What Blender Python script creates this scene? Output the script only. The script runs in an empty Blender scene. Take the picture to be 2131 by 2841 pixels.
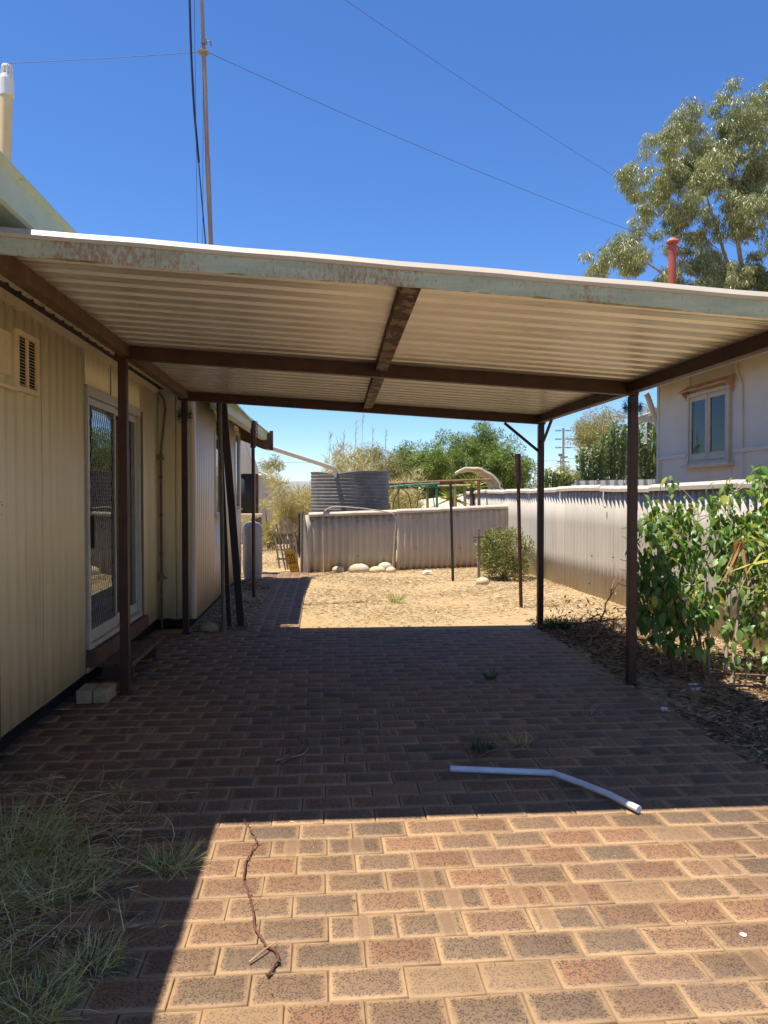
import bpy, math, random
import numpy as np
from mathutils import Vector, Matrix, Euler

# ------------------------------------------------------------------ camera, sky, sun, exposure
S = bpy.context.scene
COL = S.collection
R = math.radians
CAM_H, YAW, PITCH = 1.6, R(4.6), R(-1.34)
cam_d = bpy.data.cameras.new('camera'); cam = bpy.data.objects.new('camera', cam_d); COL.objects.link(cam)
cam.location = (0, 0, CAM_H); cam.rotation_euler = (R(90) + PITCH, 0, -YAW)
cam_d.sensor_fit = 'HORIZONTAL'; cam_d.sensor_width = 36.0; cam_d.lens = 36.05
cam_d.clip_start = 0.05; cam_d.clip_end = 6000
S.camera = cam
SUN = Vector((-0.285, -0.06, 1.0)).normalized()          # direction towards the sun
w = bpy.data.worlds.new('World'); S.world = w; w.use_nodes = True
sky = w.node_tree.nodes.new('ShaderNodeTexSky'); sky.sky_type = 'NISHITA'; sky.sun_disc = False
sky.sun_elevation = math.asin(SUN.z); sky.sun_rotation = math.atan2(SUN.x, SUN.y)
sky.altitude = 300; sky.air_density = 1.0; sky.dust_density = 0.0; sky.ozone_density = 10.0
bg = w.node_tree.nodes['Background']; bg.inputs['Strength'].default_value = 0.1
hsv = w.node_tree.nodes.new('ShaderNodeHueSaturation'); hsv.inputs['Saturation'].default_value = 1.1; hsv.inputs['Hue'].default_value = 0.506
w.node_tree.links.new(sky.outputs[0], hsv.inputs['Color']); w.node_tree.links.new(hsv.outputs[0], bg.inputs['Color'])
sd = bpy.data.lights.new('sun', 'SUN'); sun = bpy.data.objects.new('sun', sd); COL.objects.link(sun)
sd.energy = 4.7; sd.angle = R(0.53); sd.color = (1.0, 0.93, 0.82)
sun.rotation_euler = (-SUN).to_track_quat('-Z', 'Y').to_euler(); sun.location = (-6, -1, 20)
S.view_settings.view_transform = 'Standard'; S.view_settings.look = 'None'
S.view_settings.exposure = 0.9; S.view_settings.gamma = 1.0; S.view_settings.use_curve_mapping = False
S.render.engine = 'CYCLES'
S.cycles.use_denoising = True
S.cycles.max_bounces = 7; S.cycles.diffuse_bounces = 5; S.cycles.glossy_bounces = 3; S.cycles.use_adaptive_sampling = True; S.cycles.adaptive_threshold = 0.02
S.cycles.transparent_max_bounces = 12; S.cycles.caustics_reflective = False; S.cycles.caustics_refractive = False

rnd = random.Random(7)
rng = np.random.default_rng(11)

# ------------------------------------------------------------------ material helpers
class NT:
    def __init__(s, name, principled=True):
        s.m = bpy.data.materials.new(name); s.m.use_nodes = True; s.t = s.m.node_tree
        s.b = s.t.nodes['Principled BSDF']; s.out = s.t.nodes['Material Output']
    def n(s, typ, **k):
        nd = s.t.nodes.new(typ)
        for a, b in k.items(): setattr(nd, a, b)
        return nd
    def put(s, sock, v):
        if hasattr(v, 'links'): s.t.links.new(v, sock)
        else:
            if isinstance(v, (tuple, list)) and len(v) == 3 and sock.type == 'RGBA': v = (*v, 1)
            sock.default_value = v
    def math(s, op, a, b=0.0, c=None, clamp=False):
        nd = s.n('ShaderNodeMath', operation=op, use_clamp=clamp)
        s.put(nd.inputs[0], a); s.put(nd.inputs[1], b)
        if c is not None: s.put(nd.inputs[2], c)
        return nd.outputs[0]
    def mix(s, f, a, b, mode='MIX'):
        nd = s.n('ShaderNodeMix', data_type='RGBA', blend_type=mode)
        s.put(nd.inputs[0], f); s.put(nd.inputs[6], a); s.put(nd.inputs[7], b)
        return nd.outputs[2]
    def pos(s): return s.n('ShaderNodeNewGeometry').outputs['Position']
    def scale(s, v, k):
        nd = s.n('ShaderNodeVectorMath', operation='MULTIPLY'); s.put(nd.inputs[0], v); nd.inputs[1].default_value = k
        return nd.outputs[0]
    def noise(s, v, scale=5, detail=4, rough=0.55):
        nd = s.n('ShaderNodeTexNoise'); s.put(nd.inputs['Vector'], v)
        nd.inputs['Scale'].default_value = scale; nd.inputs['Detail'].default_value = detail; nd.inputs['Roughness'].default_value = rough
        return nd.outputs['Fac']
    def vor(s, v, scale=5, feat='F1'):
        nd = s.n('ShaderNodeTexVoronoi', feature=feat); s.put(nd.inputs['Vector'], v); nd.inputs['Scale'].default_value = scale
        return nd.outputs[0]
    def step(s, v, lo, hi):
        nd = s.n('ShaderNodeMapRange', interpolation_type='SMOOTHSTEP'); s.put(nd.inputs[0], v)
        nd.inputs[1].default_value = lo; nd.inputs[2].default_value = hi
        return nd.outputs[0]
    def ramp(s, v, stops):
        nd = s.n('ShaderNodeValToRGB'); s.put(nd.inputs[0], v); cr = nd.color_ramp
        while len(cr.elements) < len(stops): cr.elements.new(0.5)
        for e, (p, c) in zip(cr.elements, stops): e.position = p; e.color = (*c, 1)
        return nd.outputs[0]
    def sep(s, v):
        nd = s.n('ShaderNodeSeparateXYZ'); s.put(nd.inputs[0], v); return nd.outputs
    def uv(s, name): return s.n('ShaderNodeUVMap', uv_map=name).outputs[0]
    def orand(s): return s.n('ShaderNodeObjectInfo').outputs['Random']
    def bump(s, h, strength=0.4, dist=0.01):
        nd = s.n('ShaderNodeBump'); s.put(nd.inputs['Height'], h); nd.inputs['Strength'].default_value = strength
        nd.inputs['Distance'].default_value = dist; s.t.links.new(nd.outputs[0], s.b.inputs['Normal'])
    def fin(s, col=None, rough=0.6, metal=0.0, spec=0.5, ior=None):
        if col is not None: s.put(s.b.inputs['Base Color'], col)
        s.put(s.b.inputs['Roughness'], rough); s.put(s.b.inputs['Metallic'], metal); s.put(s.b.inputs['Specular IOR Level'], spec)
        if ior: s.b.inputs['IOR'].default_value = ior
        return s.m

def pm(name, c1, c2, scale=6, rough=0.6, metal=0, stretch=(1, 1, 1), dirt=None, bump=None, spec=0.4, ovar=0.0, base=None):
    t = NT(name); p = t.pos(); v = t.scale(p, stretch)
    col = t.mix(t.step(t.noise(v, scale, 5, 0.6), 0.3, 0.7), c1, c2)
    if dirt:
        for dc, ds, lo, hi, dst in (dirt if isinstance(dirt, list) else [dirt]):
            col = t.mix(t.step(t.noise(t.scale(p, dst), ds, 6, 0.65), lo, hi), col, dc)
    if base:                                              # soil splashed up from the ground, a stain of its own
        bc, z0, z1 = base
        z = t.sep(p)[2]
        k = t.math('ADD', z, t.math('MULTIPLY', t.math('SUBTRACT', t.noise(t.scale(p, (4, 4, 1)), 3, 4), 0.5), 0.35))
        col = t.mix(t.math('MULTIPLY', t.math('SUBTRACT', 1.0, t.step(k, z0, z1)), 0.65), col, bc)
    if ovar:
        col = t.mix(1.0, col, t.ramp(t.orand(), [(0, (1 - ovar,) * 3), (1, (1 + ovar * 0.4,) * 3)]), 'MULTIPLY')
    if bump: t.bump(t.noise(v, bump[0], 5, 0.6), bump[1], bump[2] if len(bump) > 2 else 0.006)
    return t.fin(col, rough, metal, spec)

def leafmat(name, stops, trans=0.3, rough=0.45, spec=0.35, orand=False):
    t = NT(name)
    r = t.sep(t.uv('rnd'))[0]
    if orand: r = t.math('FRACT', t.math('ADD', r, t.orand()))
    col = t.ramp(r, stops)
    t.fin(col, rough, 0, spec)
    tr = t.n('ShaderNodeBsdfTranslucent'); t.t.links.new(t.mix(1.0, col, (1.0, 1.0, 0.55), 'MULTIPLY'), tr.inputs[0])
    mx = t.n('ShaderNodeMixShader'); mx.inputs[0].default_value = trans
    t.t.links.new(t.b.outputs[0], mx.inputs[1]); t.t.links.new(tr.outputs[0], mx.inputs[2]); t.t.links.new(mx.outputs[0], t.out.inputs[0])
    return t.m

def glassmat(name, tint=(0.75, 0.8, 0.8), ior=1.9, rough=0.01):
    t = NT(name)
    fr = t.n('ShaderNodeFresnel'); fr.inputs[0].default_value = ior
    tr = t.n('ShaderNodeBsdfTransparent'); tr.inputs[0].default_value = (*tint, 1)
    gl = t.n('ShaderNodeBsdfGlossy'); gl.inputs['Roughness'].default_value = rough; gl.inputs['Color'].default_value = (0.92, 0.95, 0.95, 1)
    mx = t.n('ShaderNodeMixShader'); t.t.links.new(fr.outputs[0], mx.inputs[0]); t.t.links.new(tr.outputs[0], mx.inputs[1]); t.t.links.new(gl.outputs[0], mx.inputs[2])
    t.t.links.new(mx.outputs[0], t.out.inputs[0]); t.t.nodes.remove(t.b)
    return t.m

def brick_material():
    t = NT('paver'); u = t.uv('local'); r2 = t.uv('rnd'); p = t.pos()
    s = t.sep(u); rr = t.sep(r2)
    orr = t.orand()
    ra = t.math('FRACT', t.math('ADD', rr[0], orr))
    rb = t.math('FRACT', t.math('ADD', rr[1], t.math('MULTIPLY', orr, 17.31)))
    rc = t.math('FRACT', t.math('MULTIPLY', ra, 7.77))
    ax = t.math('SUBTRACT', 0.1245, t.math('ABSOLUTE', s[0])); ay = t.math('SUBTRACT', 0.0805, t.math('ABSOLUTE', s[1]))
    d = t.math('SMOOTH_MIN', ax, ay, 0.012)
    d = t.math('ADD', d, t.math('MULTIPLY', t.math('SUBTRACT', t.noise(p, 45, 4, 0.65), 0.5), 0.030))
    core = t.step(d, 0.000, 0.032)
    body = t.ramp(ra, [(0.0, (0.20, 0.125, 0.068)), (0.3, (0.245, 0.14, 0.07)), (0.6, (0.31, 0.15, 0.07)), (0.82, (0.225, 0.138, 0.072)), (1.0, (0.18, 0.115, 0.065))])
    rim = t.mix(t.noise(p, 14, 3), (0.455, 0.29, 0.148), (0.39, 0.243, 0.122))
    plain = t.math('GREATER_THAN', rb, 0.955)
    core = t.math('MULTIPLY', core, t.math('SUBTRACT', 1.0, t.math('MULTIPLY', plain, 0.6)))
    # transverse bands left by kiln stacking on some pavers
    bc = t.math('ADD', t.math('MULTIPLY', rc, 0.14), -0.07)
    band = t.math('LESS_THAN', t.math('ABSOLUTE', t.math('SUBTRACT', s[0], bc)), 0.021)
    has = t.math('LESS_THAN', rb, 0.22)
    band = t.math('MULTIPLY', band, has)
    edge = t.math('MULTIPLY', has, t.math('LESS_THAN', t.math('ABSOLUTE', t.math('SUBTRACT', t.math('ABSOLUTE', t.math('SUBTRACT', s[0], bc)), 0.029)), 0.008))
    col = t.mix(core, rim, body)
    sp = t.vor(t.n('ShaderNodeVectorMath', operation='ADD').outputs[0] if False else p, 130)
    spk = t.math('MULTIPLY', t.math('LESS_THAN', sp, 0.46), t.step(t.noise(p, 48, 2), 0.38, 0.50))
    spk = t.math('MULTIPLY', spk, t.step(d, 0.004, 0.02))
    spk = t.math('MULTIPLY', spk, t.math('SUBTRACT', 1.0, t.math('MULTIPLY', plain, 0.45)))
    col = t.mix(t.math('MULTIPLY', spk, 0.85), col, (0.06, 0.045, 0.04))
    col = t.mix(t.math('MULTIPLY', edge, 0.4), col, (0.44, 0.28, 0.14))
    col = t.mix(t.math('MULTIPLY', band, 0.6), col, (0.30, 0.18, 0.095))
    lt = t.math('LESS_THAN', t.vor(p, 75), 0.10)
    col = t.mix(t.math('MULTIPLY', lt, 0.5), col, (0.62, 0.46, 0.28))
    col = t.mix(t.math('MULTIPLY', t.step(t.noise(p, 1.3, 6, 0.7), 0.48, 0.72), 0.5), col, (0.15, 0.105, 0.08))
    col = t.mix(t.math('MULTIPLY', t.step(t.noise(p, 5, 6, 0.7), 0.55, 0.8), 0.3), col, (0.36, 0.22, 0.12))
    br = t.math('ADD', 0.67, t.math('MULTIPLY', t.math('FRACT', t.math('MULTIPLY', rb, 5.3)), 0.26))
    cmb = t.n('ShaderNodeCombineColor'); [t.put(cmb.inputs[i], br) for i in range(3)]
    col = t.mix(1.0, col, cmb.outputs[0], 'MULTIPLY')
    h = t.math('ADD', t.noise(p, 160, 4, 0.7), t.math('MULTIPLY', t.noise(p, 25, 3), 0.8))
    t.bump(h, 0.35, 0.004)
    return t.fin(col, 0.72, 0, 0.45)

def ground_material():
    t = NT('soil'); p = t.pos()
    a = t.noise(p, 0.9, 6, 0.65); b = t.noise(p, 7, 6, 0.7); c = t.noise(t.scale(p, (1, 1.6, 1)), 30, 5, 0.7)
    col = t.mix(t.step(a, 0.35, 0.65), (0.41, 0.27, 0.13), (0.40, 0.30, 0.17))
    col = t.mix(t.math('MULTIPLY', t.step(b, 0.45, 0.62), 0.6), col, (0.42, 0.31, 0.17))
    col = t.mix(t.math('MULTIPLY', t.step(c, 0.52, 0.66), 0.7), col, (0.47, 0.37, 0.22))
    col = t.mix(t.math('MULTIPLY', t.step(t.noise(p, 16, 5, 0.7), 0.58, 0.72), 0.6), col, (0.26, 0.145, 0.075))
    col = t.mix(t.math('MULTIPLY', t.step(t.noise(p, 1.7, 3), 0.6, 0.72), 0.5), col, (0.40, 0.19, 0.085))
    t.bump(t.math('ADD', b, c), 0.7, 0.03)
    return t.fin(col, 0.9, 0, 0.2)

def fascia_material():
    t = NT('green_rust'); p = t.pos()
    col = t.mix(t.step(t.noise(t.scale(p, (1, 1, 6)), 4, 5), 0.35, 0.7), (0.33, 0.39, 0.25), (0.43, 0.47, 0.32))
    col = t.mix(t.math('MULTIPLY', t.step(t.noise(t.scale(p, (6, 1, 1.5)), 14, 4), 0.55, 0.7), 0.5), col, (0.48, 0.43, 0.30))
    zone = t.noise(t.scale(p, (0.9, 1, 2.5)), 1.6, 3, 0.6)
    fine = t.noise(t.scale(p, (3.2, 1, 1.2)), 26, 6, 0.75)
    rust = t.step(t.math('ADD', fine, t.math('MULTIPLY', zone, 0.8)), 0.925, 1.12)
    col = t.mix(t.math('MULTIPLY', rust, 0.85), col, t.mix(t.noise(p, 60, 4, 0.7), (0.40, 0.20, 0.075), (0.22, 0.10, 0.042)))
    dots = t.step(t.noise(t.scale(p, (1, 1, 0.5)), 75, 3, 0.6), 0.60, 0.68)
    col = t.mix(t.math('MULTIPLY', dots, 0.6), col, (0.36, 0.17, 0.08))
    t.bump(t.noise(p, 40, 5), 0.3, 0.004)
    return t.fin(col, 0.55, 0, 0.4)

MT = {}
MT['paver'] = brick_material()
MT['soil'] = ground_material()
MT['joint'] = pm('joint_sand', (0.10, 0.065, 0.04), (0.20, 0.12, 0.07), 12, 0.95, bump=(60, 0.5))
MT['fascia'] = fascia_material()
MT['flash'] = pm('cream_flashing', (0.46, 0.41, 0.32), (0.40, 0.35, 0.27), 3, 0.45, 0.0, (1, 1, 6), spec=0.5)
MT['roof_under'] = pm('dusty_zinc', (0.72, 0.70, 0.66), (0.62, 0.59, 0.54), 2.2, 0.33, 0.45, (0.5, 2, 1),
                      dirt=[((0.40, 0.29, 0.19), 3.2, 0.58, 0.78, (0.35, 5, 1)), ((0.62, 0.53, 0.42), 9, 0.62, 0.8, (0.3, 6, 1))], bump=(30, 0.05), spec=0.5)
MT['brown'] = pm('brown_painted_steel', (0.045, 0.017, 0.012), (0.068, 0.028, 0.017), 9, 0.5, dirt=((0.11, 0.048, 0.025), 11, 0.62, 0.75, (1, 1, 0.5)), bump=(35, 0.25), spec=0.4)
MT['rafter'] = pm('flaking_brown_paint', (0.06, 0.027, 0.016), (0.09, 0.045, 0.027), 9, 0.7, dirt=((0.25, 0.18, 0.11), 8, 0.5, 0.535, (1.4, 0.8, 1)), bump=(20, 0.5))
MT['timber_dark'] = pm('dark_timber', (0.07, 0.04, 0.025), (0.12, 0.07, 0.04), 5, 0.8, 0, (1, 1, 1), bump=(24, 0.4))
MT['timber_brown'] = pm('weathered_brown_timber', (0.17, 0.095, 0.055), (0.11, 0.06, 0.035), 6, 0.75, 0, (2, 2, 0.6), bump=(24, 0.4))
MT['timber_grey'] = pm('grey_timber', (0.30, 0.25, 0.20), (0.20, 0.165, 0.13), 9, 0.85, 0, (2, 2, 0.25), bump=(24, 0.5), ovar=0.3)
MT['cream'] = pm('cream_cladding', (0.93, 0.83, 0.55), (0.89, 0.78, 0.49), 2.2, 0.5, 0, (1, 2.5, 0.35),
                 dirt=[((0.52, 0.37, 0.19), 2.6, 0.58, 0.82, (1, 6, 0.25)), ((0.30, 0.2, 0.1), 13, 0.67, 0.74, (1, 1, 0.8))], bump=(8, 0.06), base=((0.46, 0.30, 0.15), -0.1, 0.6), ovar=0.07)
MT['cream_trim'] = pm('cream_trim', (0.80, 0.66, 0.42), (0.72, 0.57, 0.34), 5, 0.5, dirt=((0.33, 0.2, 0.1), 12, 0.62, 0.75, (1, 1, 0.7)))
MT['cream_pale'] = pm('pale_corrugated_cladding', (0.78, 0.69, 0.54), (0.72, 0.63, 0.49), 1.5, 0.45, 0, (1, 1, 0.4), dirt=((0.4, 0.31, 0.2), 5, 0.66, 0.85, (1, 3, 0.4)), base=((0.42, 0.28, 0.16), 0.0, 0.5))
MT['green_gutter'] = pm('pale_green_gutter', (0.40, 0.46, 0.30), (0.47, 0.52, 0.36), 4, 0.5, dirt=((0.30, 0.25, 0.15), 9, 0.62, 0.75, (1, 1, 1)))
MT['zinc_roof'] = pm('zinc_roof', (0.45, 0.44, 0.42), (0.36, 0.35, 0.33), 2, 0.4, 0.4)
MT['alu'] = pm('aluminium', (0.62, 0.60, 0.55), (0.54, 0.51, 0.46), 7, 0.4, 0.25, dirt=((0.42, 0.32, 0.2), 8, 0.66, 0.85, (1, 1, 0.6)))
MT['glass'] = glassmat('door_glass', (0.55, 0.58, 0.58), 2.8)
MT['win_glass'] = glassmat('window_glass', (0.92, 0.95, 0.97), 1.42)
MT['black'] = pm('black_plastic', (0.012, 0.012, 0.012), (0.02, 0.02, 0.02), 9, 0.5)
MT['void_shade'] = pm('painted_void_shade', (0.008, 0.006, 0.005), (0.012, 0.01, 0.008), 9, 0.95)  # near-black colour standing in for shade in gaps and openings
MT['interior'] = pm('painted_dim_interior', (0.09, 0.085, 0.075), (0.07, 0.065, 0.06), 3, 0.9)  # room darkness put into the wall colour
MT['curtain'] = pm('pale_curtain', (0.72, 0.74, 0.76), (0.62, 0.65, 0.68), 6, 0.9, 0, (1, 8, 0.3))
MT['conduit'] = pm('rusty_pipe', (0.14, 0.06, 0.035), (0.22, 0.12, 0.07), 18, 0.6, 0.2)
MT['conduit_grey'] = pm('grey_conduit', (0.22, 0.20, 0.17), (0.16, 0.14, 0.12), 12, 0.6)
MT['block'] = pm('cream_block', (0.47, 0.36, 0.22), (0.38, 0.28, 0.16), 18, 0.9, dirt=((0.3, 0.19, 0.1), 14, 0.56, 0.7, (1, 1, 1)), bump=(50, 0.6))
MT['fence'] = pm('weathered_cement_sheet', (0.53, 0.49, 0.42), (0.47, 0.43, 0.36), 1.6, 0.8, 0, (1, 1, 0.35),
                 dirt=[((0.36, 0.29, 0.20), 4, 0.58, 0.8, (2, 2, 0.3)), ((0.48, 0.445, 0.39), 7, 0.6, 0.75, (1, 1, 0.5))], bump=(60, 0.25, 0.003), base=((0.36, 0.30, 0.22), -0.22, 0.06), ovar=0.08)
MT['fence_rear'] = pm('brownish_cement_sheet', (0.50, 0.45, 0.37), (0.44, 0.39, 0.315), 1.6, 0.8, 0, (1, 1, 0.35),
                 dirt=[((0.28, 0.21, 0.145), 4, 0.58, 0.8, (2, 2, 0.3))], bump=(60, 0.25, 0.003), base=((0.30, 0.19, 0.11), -0.15, 0.35), ovar=0.06)
MT['cap'] = pm('chalky_cement_capping', (0.62, 0.56, 0.46), (0.52, 0.44, 0.34), 6, 0.8, dirt=[((0.34, 0.24, 0.15), 10, 0.6, 0.72, (1, 1, 1)), ((0.18, 0.14, 0.1), 16, 0.64, 0.74, (1, 1, 1))], bump=(40, 0.5))
MT['galv'] = pm('old_galvanised_iron', (0.19, 0.185, 0.175), (0.13, 0.127, 0.12), 4, 0.5, 0.2, dirt=[((0.30, 0.19, 0.11), 3, 0.62, 0.8, (1, 1, 1)), ((0.42, 0.41, 0.39), 22, 0.6, 0.68, (1, 1, 1))])
MT['galv_fence'] = pm('dark_galvanised_fence', (0.10, 0.105, 0.115), (0.07, 0.073, 0.08), 4, 0.6, 0.0)
MT['pvc'] = pm('cream_pvc', (0.74, 0.69, 0.58), (0.66, 0.60, 0.48), 4, 0.4)
MT['pvc_white'] = pm('dusty_white_pvc', (0.74, 0.78, 0.84), (0.60, 0.64, 0.70), 8, 0.35, dirt=((0.42, 0.33, 0.24), 10, 0.63, 0.8, (1, 1, 1)))
MT['pole_grey'] = pm('grey_green_pipe', (0.13, 0.12, 0.10), (0.18, 0.165, 0.135), 6, 0.55, 0.1)
MT['pole_black'] = pm('black_timber', (0.022, 0.019, 0.017), (0.035, 0.03, 0.026), 7, 0.6, bump=(20, 0.3))
MT['gas'] = pm('grey_gas_bottle', (0.40, 0.385, 0.36), (0.34, 0.325, 0.30), 3, 0.45, dirt=((0.3, 0.2, 0.13), 8, 0.66, 0.8, (1, 1, 0.5)))
MT['sign'] = pm('faded_yellow_sign', (0.66, 0.40, 0.045), (0.60, 0.34, 0.035), 5, 0.5, dirt=((0.4, 0.22, 0.06), 12, 0.62, 0.75, (1, 1, 1)))
MT['ink'] = pm('sign_black', (0.03, 0.025, 0.02), (0.05, 0.04, 0.03), 20, 0.6)
MT['ink_faded'] = pm('faded_sign_black', (0.36, 0.21, 0.04), (0.28, 0.16, 0.035), 30, 0.6)
MT['wire'] = pm('wire_dark', (0.05, 0.05, 0.055), (0.07, 0.07, 0.075), 5, 0.5, 0.3)
MT['cable'] = pm('black_cable', (0.012, 0.012, 0.02), (0.02, 0.02, 0.03), 5, 0.5)
MT['mast'] = pm('galvanised_mast', (0.33, 0.28, 0.23), (0.25, 0.2, 0.16), 3, 0.6, 0.0, (6, 6, 0.6), dirt=((0.33, 0.19, 0.10), 2, 0.56, 0.7, (4, 4, 0.35)))
MT['flue'] = pm('cream_flue', (0.66, 0.46, 0.20), (0.70, 0.53, 0.28), 5, 0.5, dirt=((0.72, 0.68, 0.6), 6, 0.62, 0.68, (1, 1, 0.5)))
MT['white'] = pm('white_paint', (0.76, 0.74, 0.69), (0.68, 0.65, 0.6), 5, 0.5)
MT['red_flue'] = pm('red_flue', (0.43, 0.10, 0.055), (0.36, 0.085, 0.05), 6, 0.6, dirt=((0.45, 0.25, 0.2), 7, 0.58, 0.68, (1, 1, 0.6)))
MT['nwall'] = pm('grey_cream_fibro', (0.54, 0.49, 0.405), (0.50, 0.45, 0.37), 2, 0.7)
MT['nframe'] = pm('beige_window_paint', (0.46, 0.39, 0.29), (0.41, 0.345, 0.255), 8, 0.6, dirt=((0.26, 0.2, 0.14), 12, 0.64, 0.78, (1, 1, 1)))
MT['nhood'] = pm('brown_timber_hood', (0.46, 0.27, 0.15), (0.38, 0.22, 0.125), 8, 0.7)
MT['nroof'] = pm('neighbour_roof_sheet', (0.35, 0.15, 0.10), (0.30, 0.13, 0.09), 3, 0.6)
MT['tarp'] = pm('cream_canvas', (0.66, 0.56, 0.37), (0.56, 0.46, 0.29), 4, 0.9, dirt=((0.42, 0.33, 0.2), 5, 0.6, 0.75, (1, 1, 1)), bump=(9, 0.4, 0.03))
MT['green_pole'] = pm('green_paint', (0.06, 0.24, 0.15), (0.08, 0.28, 0.19), 8, 0.5)
MT['yellow_pole'] = pm('yellowed_timber', (0.38, 0.34, 0.13), (0.32, 0.27, 0.11), 8, 0.7)
MT['rust_pole'] = pm('rusty_bar', (0.20, 0.09, 0.05), (0.28, 0.14, 0.08), 9, 0.7)
MT['shade_cloth'] = pm('black_shade_cloth', (0.02, 0.02, 0.022), (0.03, 0.03, 0.032), 20, 0.9)
MT['shed'] = pm('pale_shed_sheet', (0.56, 0.52, 0.45), (0.48, 0.44, 0.37), 3, 0.6, 0.1, (1, 1, 0.4), dirt=((0.35, 0.26, 0.17), 4, 0.6, 0.78, (1, 1, 0.5)))
MT['bark'] = pm('pale_bark', (0.42, 0.34, 0.26), (0.30, 0.23, 0.17), 5, 0.85, 0, (2, 2, 0.5), bump=(20, 0.5))
MT['bark_dark'] = pm('dark_bark', (0.17, 0.115, 0.075), (0.11, 0.075, 0.05), 7, 0.85, bump=(20, 0.5))
MT['twig'] = pm('brown_twig', (0.16, 0.085, 0.05), (0.23, 0.13, 0.08), 20, 0.8, bump=(60, 0.4))
MT['vine'] = pm('reddish_vine', (0.10, 0.035, 0.025), (0.16, 0.07, 0.045), 20, 0.7, bump=(60, 0.4))
MT['stone'] = pm('pale_round_stone', (0.46, 0.37, 0.22), (0.55, 0.48, 0.35), 4, 0.8, dirt=((0.42, 0.30, 0.17), 6, 0.6, 0.75, (1, 1, 1)), bump=(25, 0.35))
MT['paper'] = pm('white_scrap', (0.75, 0.76, 0.80), (0.66, 0.67, 0.72), 9, 0.7)
MT['hill'] = pm('scrub_hill', (0.20, 0.21, 0.22), (0.25, 0.25, 0.24), 0.02, 0.95)
MT['pole_far'] = pm('power_pole_timber', (0.22, 0.19, 0.18), (0.28, 0.25, 0.23), 0.5, 0.8)
MT['dead_leaf'] = leafmat('dead_leaf', [(0, (0.30, 0.14, 0.05)), (0.5, (0.42, 0.22, 0.09)), (1, (0.52, 0.33, 0.16))], 0.2, 0.6)
MT['straw'] = leafmat('straw', [(0, (0.22, 0.13, 0.06)), (0.25, (0.44, 0.32, 0.165)), (0.6, (0.60, 0.48, 0.30)), (1, (0.70, 0.61, 0.44))], 0.15, 0.6)
MT['litter'] = leafmat('leaf_litter', [(0, (0.09, 0.05, 0.028)), (0.45, (0.20, 0.12, 0.065)), (0.8, (0.36, 0.25, 0.14)), (1, (0.55, 0.45, 0.31))], 0.1, 0.6)
MT['euc_leaf'] = leafmat('gum_leaf', [(0, (0.15, 0.19, 0.08)), (0.45, (0.29, 0.33, 0.16)), (0.8, (0.45, 0.47, 0.27)), (1, (0.44, 0.41, 0.20))], 0.4, 0.3, 0.6)
MT['acacia'] = leafmat('bright_green_leaf', [(0, (0.10, 0.16, 0.03)), (0.5, (0.19, 0.27, 0.055)), (1, (0.32, 0.38, 0.11))], 0.3)
MT['olive'] = leafmat('olive_leaf', [(0, (0.20, 0.20, 0.07)), (0.5, (0.33, 0.30, 0.12)), (1, (0.46, 0.39, 0.19))], 0.3)
MT['reed'] = leafmat('dry_reed', [(0, (0.28, 0.21, 0.09)), (0.35, (0.52, 0.43, 0.20)), (0.65, (0.44, 0.42, 0.17)), (1, (0.68, 0.58, 0.34))], 0.25)
MT['shrub_leaf'] = leafmat('poinsettia_leaf', [(0, (0.09, 0.18, 0.04)), (0.4, (0.16, 0.29, 0.07)), (0.85, (0.27, 0.40, 0.11)), (0.93, (0.52, 0.46, 0.07)), (0.97, (0.34, 0.38, 0.09)), (1, (0.33, 0.2, 0.08))], 0.42, 0.4, 0.5, True)
MT['bush_leaf'] = leafmat('round_bush_leaf', [(0, (0.10, 0.125, 0.03)), (0.4, (0.19, 0.215, 0.06)), (0.8, (0.31, 0.32, 0.10)), (1, (0.42, 0.39, 0.17))], 0.25)
MT['grass'] = leafmat('couch_grass', [(0, (0.19, 0.26, 0.05)), (0.35, (0.36, 0.40, 0.11)), (0.65, (0.62, 0.56, 0.26)), (1, (0.84, 0.74, 0.48))], 0.3)
MT['dry_couch'] = leafmat('dry_couch', [(0, (0.26, 0.28, 0.06)), (0.3, (0.44, 0.42, 0.13)), (0.55, (0.64, 0.53, 0.26)), (1, (0.84, 0.71, 0.44))], 0.3)
MT['tussock'] = leafmat('dark_tussock', [(0, (0.03, 0.07, 0.02)), (1, (0.08, 0.14, 0.04))], 0.25)
MT['cactus'] = leafmat('cactus_green', [(0, (0.15, 0.20, 0.06)), (0.6, (0.28, 0.33, 0.11)), (1, (0.46, 0.48, 0.22))], 0.15)
MT['tinsel'] = leafmat('green_tinsel', [(0, (0.005, 0.07, 0.04)), (1, (0.02, 0.14, 0.07))], 0.0, 0.25, 0.8)
MT['agave'] = leafmat('strappy_leaf', [(0, (0.14, 0.22, 0.04)), (0.6, (0.28, 0.33, 0.07)), (1, (0.50, 0.46, 0.10))], 0.3)

# ------------------------------------------------------------------ mesh helpers
ROOT = {}
def base_of(parent):
    o = parent
    while o is not None and o.parent is not None: o = o.parent
    return Vector(o.location) if o is not None else Vector((0, 0, 0))

def tag(o, label=None, cat=None, group=None, kind=None):
    if label: o['label'] = label
    if cat: o['category'] = cat
    if group: o['group'] = group
    if kind: o['kind'] = kind
    return o

def thing(name, loc, label, cat, group=None):
    o = bpy.data.objects.new(name, None); COL.objects.link(o); o.location = loc; o.empty_display_size = 0.1
    return tag(o, label, cat, group)

def basis(d, up=Vector((0, 0, 1))):
    d = Vector(d).normalized()
    if abs(d.dot(up)) > 0.98: up = Vector((0, 1, 0))
    x = d.cross(up).normalized(); y = x.cross(d).normalized()
    return d, x, y

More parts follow.
